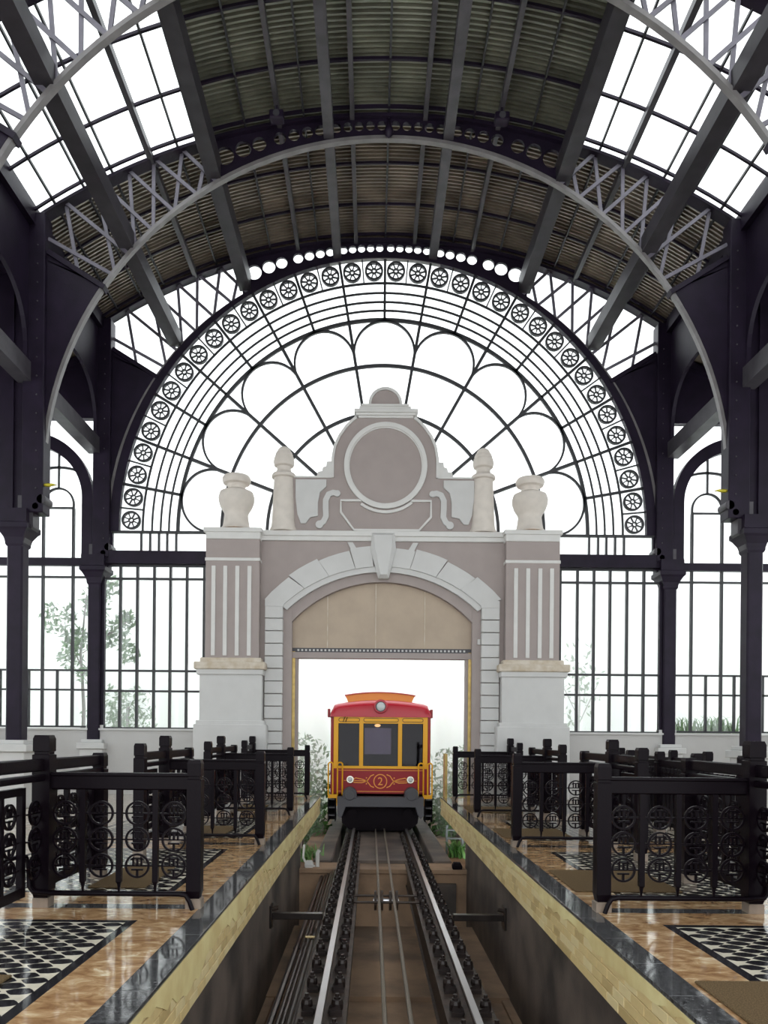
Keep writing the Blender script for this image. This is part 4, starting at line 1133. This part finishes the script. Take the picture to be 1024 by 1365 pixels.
# bumper beam with buffer humps
bb = [(245, 785), (800, 785), (800, 905), (778, 925), (765, 905), (745, 850), (300, 850), (280, 905), (268, 925), (245, 905)]
bo = MB().prism(TP(bb), -0.35, 0.0).build('bumper_beam', 'dgrey', tram, bevel=0.012)
for x in (325, 720):
    hp = [(tx(x + 45 * cos(pi * i / 16)), tz(770 - 46 * sin(pi * i / 16))) for i in range(17)] + [(tx(x - 45), tz(800)), (tx(x + 45), tz(800))]
    MB().prism(hp, -0.36, 0.0).build('buffer', 'dgrey', tram, bevel=0.02)
    MB().disc(tx(x), tz(772), 0.13, -0.385, -0.34, 24).build('buffer_pad', 'dgrey', bo, bevel=0.015)
un = [(262, 850), (780, 850), (765, 960), (720, 1000), (640, 1010), (400, 1010), (320, 1000), (275, 960)]
MB().prism(TP(un), -0.05, TL).build('undercarriage', 'under', tram)
for s in (-1, 1):
    MB().prism([(0.3 + 0.36 * cos(2 * pi * i / 20), RZ + 0.36 + 0.36 * sin(2 * pi * i / 20)) for i in range(20)], s * G - 0.05, s * G + 0.05, 'x').build('wheel', 'under', tram)
MB().box(-0.5, 0.5, -0.02, 0.1, RZ + 0.08, tz(900)).build('axle_box', 'under', tram)
for i, x in enumerate((340, 700)): MB().disc(tx(x), tz(900), 0.12, -0.12, 0.0, 16).build('coupling', 'under', tram)
# steps
for a, b in ((180, 232), (812, 862)):
    for y0 in (805, 858, 908): tb(a, b, -0.02, 0.5, y0, y0 + 8, 'step_tread', 'dgrey')
    tb(a, a + 6, -0.02, 0.45, 800, 952, 'step_side', 'under'); tb(b - 6, b, -0.02, 0.45, 800, 952, 'step_side', 'under'); tb(a, b, 0.4, 0.45, 800, 952, 'step_back', 'under')
# handrails
def loop(a, b, top_, bot, yy=-0.07):
    c = (a + b) / 2; r = (b - a) / 2
    pts = [(tx(a), yy, tz(bot))] + [(tx(c - r * cos(pi * i / 8)), yy, tz(top_ + r * 0.9 - r * 0.9 * sin(pi * i / 8))) for i in range(9)] + [(tx(b), yy, tz(bot))]
    MB().tube(pts, 0.018, 8).build('hand_rail', 'yellow', tram, smooth=True)
loop(184, 213, 568, 780); loop(243, 275, 568, 780); loop(768, 800, 570, 780); loop(828, 856, 570, 780)
tb(182, 245, -0.08, 0.0, 776, 800, 'rail_bracket', 'yellow'); tb(800, 858, -0.08, 0.0, 776, 800, 'rail_bracket', 'yellow')
for a in (237, 800): tb(a, a + 6, -0.09, -0.06, 790, 848, 'rail_stay', 'yellow')
MB().ball((tx(503), 1.2, tz(322)), 0.05, 10, 1.6, 1, 0.8).build('cabin_lamp', 'glow', tram)

# ------------------------------------------------------------------ small fittings in the hall
pl_ = thing('pendant_lamp', 'small black lamp under the crown of the middle arch frame', 'lamp', (0.0, FR[1] - 0.2, low(0)))
MB().lathe([(0.02, 0.25), (0.04, 0.22), (0.06, 0.1), (0.09, 0.02), (0.07, -0.05), (0.02, -0.1)], n=14).build('lamp_body', 'iron', pl_, smooth=True)
MB().tube([(0, 0, 0.25), (0, 0.1, 0.35)], 0.015, 6).build('lamp_arm', 'iron', pl_)
for s, nm in ((-1, 'left'), (1, 'right')):
    sp = thing('spotlight', 'black spotlight box on the roof %s of the crown plate' % nm, 'lamp', (s * 2.05, FR[1] - 0.55, top(2.05) - 0.28), 'spotlights under the roof')
    MB().box(-0.13, 0.13, -0.1, 0.1, -0.08, 0.08).build('lamp_housing', 'iron', sp, bevel=0.02)
    MB().box(-0.02, 0.02, -0.02, 0.02, 0.08, 0.2).build('lamp_bracket', 'iron', sp)
    MB().disc(0, 0, 0.06, -0.11, -0.09, 16).build('lamp_glass', 'dgrey', sp)
    br = thing('brass_figure', 'tiny yellow brass bracket figure at the foot of the middle arch, %s side' % nm, 'ornament', (s * 6.40, FR[1] - 0.1, 6.08), 'brass figures on the arch feet')
    MB().ball((-s * 0.05, 0, 0), 0.07, 10, 1.5, 0.5, 0.5).build('figure_body', 'bird', br, smooth=True)
    MB().prism([(-s * 0.10, -0.02), (-s * 0.22, 0.0), (-s * 0.12, 0.03)], -0.02, 0.02).build('figure_tail', 'bird', br)
    MB().tube([(s * 0.08, 0, 0.0), (-s * 0.02, 0, 0)], 0.02, 6).build('figure_bracket', 'iron', br)

# ------------------------------------------------------------------ outside: ground, plants, fog
gr = tag(MB().box(-40, 40, YF + 0.3, 70, -2.4, -1.5).build('ground', 'grass'), 'foggy green slope outside the hall', None, None, 'structure')
for s, nm in ((-1, 'left'), (1, 'right')):
    k = struct('trim_%d' % (1 if s < 0 else 2), '%s wet concrete kerb beside the track outside' % nm)
    a, b = sorted((s * 0.95, s * 1.3))
    MB().box(a, b, 14.4, 30, -2.2, -0.92).build('kerb', 'pitwall', k, bevel=0.02)
    a, b = sorted((s * 1.28, s * 1.72))
    MB().box(a, b, 14.4, 30, -2.2, -1.12).build('verge', 'concrete', k)
def leaves(mb, c, rad, n, sz, squash=1.0, rnd=random):
    for _ in range(n):
        d = Vector((rnd.gauss(0, 1), rnd.gauss(0, 1), rnd.gauss(0, 1))); d.normalize(); d *= rad * rnd.random() ** 0.4
        p = Vector(c) + Vector((d.x, d.y, d.z * squash))
        u = Vector((rnd.gauss(0, 1), rnd.gauss(0, 1), rnd.gauss(0, 1))).normalized(); v = u.cross(Vector((rnd.random(), rnd.random(), 1))).normalized()
        L = sz * rnd.uniform(0.7, 1.3); n0 = len(mb.v)
        mb.v += [tuple(p - u * L), tuple(p + v * L * 0.4), tuple(p + u * L), tuple(p - v * L * 0.4)]
        mb.f.append((n0, n0 + 1, n0 + 2, n0 + 3))
def blades(mb, c, n, h, spread, wd=0.03, rnd=random):
    for _ in range(n):
        a = rnd.uniform(0, 2 * pi); hh = h * rnd.uniform(0.6, 1.2); sp = spread * rnd.uniform(0.3, 1.0)
        bx_, by = c[0] + rnd.gauss(0, spread * 0.25), c[1] + rnd.gauss(0, spread * 0.25)
        n0 = len(mb.v); px_, py_ = -sin(a) * wd, cos(a) * wd
        for k in range(5):
            t = k / 4; x = bx_ + cos(a) * sp * t * t; y = by + sin(a) * sp * t * t; z = c[2] + hh * (t - 0.35 * t ** 3); ww = 1 - t * 0.9
            mb.v += [(x - px_ * ww, y - py_ * ww, z), (x + px_ * ww, y + py_ * ww, z)]
        for k in range(4): mb.f.append((n0 + 2 * k, n0 + 2 * k + 1, n0 + 2 * k + 3, n0 + 2 * k + 2))
def plant(name, label, cat, fn, m, loc, stem=None, group=None):
    o = thing(name, label, cat, loc, group)
    mb = MB(); fn(mb); me = mb.mesh('foliage', m, recalc=False); link('foliage', me, o)
    if stem:
        mb = MB(); stem(mb); mb.build('stem', 'bark', o)
    return o
plant('strap_leaf_plant', 'strap-leaved plant under the far end of the left platform', 'plant', lambda mb: blades(mb, (0, 0, 0), 70, 0.55, 0.45, 0.03), 'leaf2', (-1.50, 15.0, -1.12))
plant('strap_leaf_plant', 'low leafy plant under the far end of the right platform', 'plant', lambda mb: blades(mb, (0, 0, 0), 60, 0.45, 0.4, 0.03), 'leaf', (1.6, 16.2, -1.12))
plant('verge_shrub', 'green leafy shrub left of the tram beyond the platform', 'shrub', lambda mb: (leaves(mb, (0, 0, 0.5), 0.75, 900, 0.09, 1.1), leaves(mb, (-0.5, 0.8, 0.6), 0.8, 700, 0.09)), 'leaf', (-2.0, 19.9, -1.5), lambda mb: mb.tube([(0, 0, 0), (0, 0, 0.8)], 0.03, 6))
plant('verge_shrub', 'green leafy shrub right of the tram beyond the platform', 'shrub', lambda mb: (leaves(mb, (0, 0, 0.45), 0.7, 900, 0.09, 1.1), leaves(mb, (0.5, 0.8, 0.5), 0.8, 700, 0.09)), 'leaf', (2.0, 19.9, -1.5), lambda mb: mb.tube([(0, 0, 0), (0, 0, 0.8)], 0.03, 6))
plant('misty_bush', 'pale misty bush left of the tram roofline', 'bush', lambda mb: leaves(mb, (0, 0, 1.6), 1.3, 1300, 0.12), 'leaf', (-4.0, 26, -1.5), lambda mb: mb.tube([(0, 0, 0), (0, 0, 1.6)], 0.06, 6))
plant('misty_bush', 'pale misty bush right of the tram side', 'bush', lambda mb: leaves(mb, (0, 0, 1.3), 1.2, 1100, 0.12), 'leaf', (4.2, 26, -1.5), lambda mb: mb.tube([(0, 0, 0), (0, 0, 1.6)], 0.06, 6))
for k, (x, y, h, r) in enumerate(((-2.1, 21.0, 1.9, 0.9), (2.05, 21.0, 1.6, 0.8), (-2.6, 23.2, 3.4, 1.25), (2.5, 23.2, 2.8, 1.2))):
    plant('bank_bush', ['leafy bush on the bank left of the tram, lower', 'leafy bush on the bank right of the tram, lower', 'taller foggy bush on the bank left of the tram', 'taller foggy bush on the bank right of the tram'][k], 'bush',
          lambda mb: leaves(mb, (0, 0, h * 0.55), r, 900, 0.1, 1.0), 'leaf2', (x, y, -1.5), lambda mb: mb.tube([(0, 0, 0), (0, 0, h * 0.6)], 0.04, 6), 'bushes on the bank')
# young staked tree outside the left windows
def treef(mb):
    for (x, z, r, n) in ((-0.55, 3.9, 0.5, 70), (0.25, 4.4, 0.45, 70), (0.7, 3.6, 0.5, 70), (0.0, 3.3, 0.4, 60), (-0.4, 2.9, 0.35, 40), (0.6, 4.9, 0.35, 40), (1.2, 3.9, 0.3, 40), (0.2, 2.4, 0.3, 30), (1.3, 3.0, 0.3, 30)):
        leaves(mb, (x, random.uniform(-0.4, 0.4), z), r, n * 2, 0.11)
tr = plant('young_tree', 'young staked tree in the fog outside the left windows', 'tree', treef, 'leaf', (-8.1, 20.9, 0.6), lambda mb: (mb.tube([(0, 0, -0.8), (0.05, 0, 1.5), (-0.05, 0, 3.0), (0.1, 0, 4.6)], [0.06, 0.05, 0.035, 0.015], 7), mb.tube([(0, 0, 2.4), (0.7, 0.1, 3.6)], 0.018, 5), mb.tube([(0, 0, 2.6), (-0.6, 0, 3.8)], 0.018, 5), mb.tube([(0, 0, 3.0), (1.2, 0.1, 3.9)], 0.015, 5)))
for k, dx in enumerate((-0.7, 0.65)):
    MB().tube([(dx, -0.2, -0.9), (0, 0, 1.0)], 0.03, 6).build('tree_stake', 'bark', tr)
plant('clipped_hedge', 'pale hedge in the fog outside the left lower window', 'hedge', lambda mb: [leaves(mb, (x, 0, 1.7), 0.75, 420, 0.09, 1.3) for x in (-0.6, 0.1)], 'leaf', (-7.3, 22.3, 0.2), lambda mb: mb.tube([(0, 0, -1), (0, 0, 2)], 0.05, 6))
plant('thin_sapling', 'faint bare sapling in the fog outside the right lower window', 'sapling', lambda mb: leaves(mb, (0, 0, 2.6), 0.9, 140, 0.1, 1.6), 'leaf', (6.3, 24.5, 0.6), lambda mb: (mb.tube([(0, 0, -1.5), (0.1, 0, 2), (0, 0, 4)], [0.04, 0.03, 0.01], 6), mb.tube([(0.05, 0, 1.5), (-0.6, 0, 2.8)], 0.015, 5), mb.tube([(0.05, 0, 1.2), (0.7, 0, 2.6)], 0.015, 5)))
plant('grass_clump', 'fresh green grass clump outside the right aisle window', 'plant', lambda mb: [blades(mb, (x, 0, 0), 90, 1.45, 0.55, 0.045) for x in (-0.5, -0.1, 0.3, 0.6)], 'leaf2', (8.3, 19.7, 0.9), lambda mb: mb.box(-0.5, 0.5, -0.1, 0.1, -2.4, 0.05))
# bits beside the track
la = thing('steel_steps', 'small grey steel steps under the far end of the right platform', 'steps', (1.42, 16.6, -1.12))
for x in (0.0, 0.34):
    MB().box(x - 0.02, x + 0.02, -0.03, 0.03, 0, 0.62).build('step_stile', 'ladder', la)
for z in (0.15, 0.33, 0.51): MB().box(0, 0.34, -0.08, 0.08, z, z + 0.03).build('step_tread', 'ladder', la)
dp = thing('drain_pipe', 'white plastic drain pipe bent beside the track at the left pit wall', 'pipe', (-1.18, 13.9, -0.96))
MB().tube([(0, 0, -0.5), (0, 0, 0.25), (0.03, 0, 0.3)], 0.035, 8).build('pipe_upright', 'pvc', dp, smooth=True)
MB().tube([(-0.05, -0.1, 0.03), (-0.2, 0, 0.04), (-0.27, 0.1, 0.15), (-0.27, 0.3, 0.35)], 0.02, 8).build('pipe_bend', 'pvc', dp, smooth=True)
for k, (x, y, sz) in enumerate(((-1.33, 13.85, 0.07), (1.33, 13.8, 0.08))):
    tag(MB().sqlathe([(sz, -0.96), (sz * 1.1, -0.9), (sz * 0.7, -0.84)], x, y).build('loose_stone', 'pvc' if k == 0 else 'under'), 'loose %s piece lying on the ledge at the %s' % (('white', 'left') if k == 0 else ('dark', 'right')), 'rubble')

fog = bpy.data.materials.new('fog'); fog.use_nodes = True
nt = fog.node_tree; nt.nodes.clear()
fo = nt.nodes.new('ShaderNodeOutputMaterial'); vsn = nt.nodes.new('ShaderNodeVolumeScatter')
vsn.inputs['Color'].default_value = (1, 1, 1, 1); vsn.inputs['Density'].default_value = 0.12
nt.links.new(vsn.outputs[0], fo.inputs['Volume']); M['fog'] = fog
fb = MB().prism([(-30, YF + 0.6), (-1.42, YF + 0.6), (-1.42, TY + TL + 0.2), (1.42, TY + TL + 0.2), (1.42, YF + 0.6), (30, YF + 0.6), (30, 50), (-30, 50)], -1.45, 8, 'z').build('fog_bank', 'fog')
tag(fb, 'white fog hanging over the slope outside the hall', 'fog', None, 'stuff')
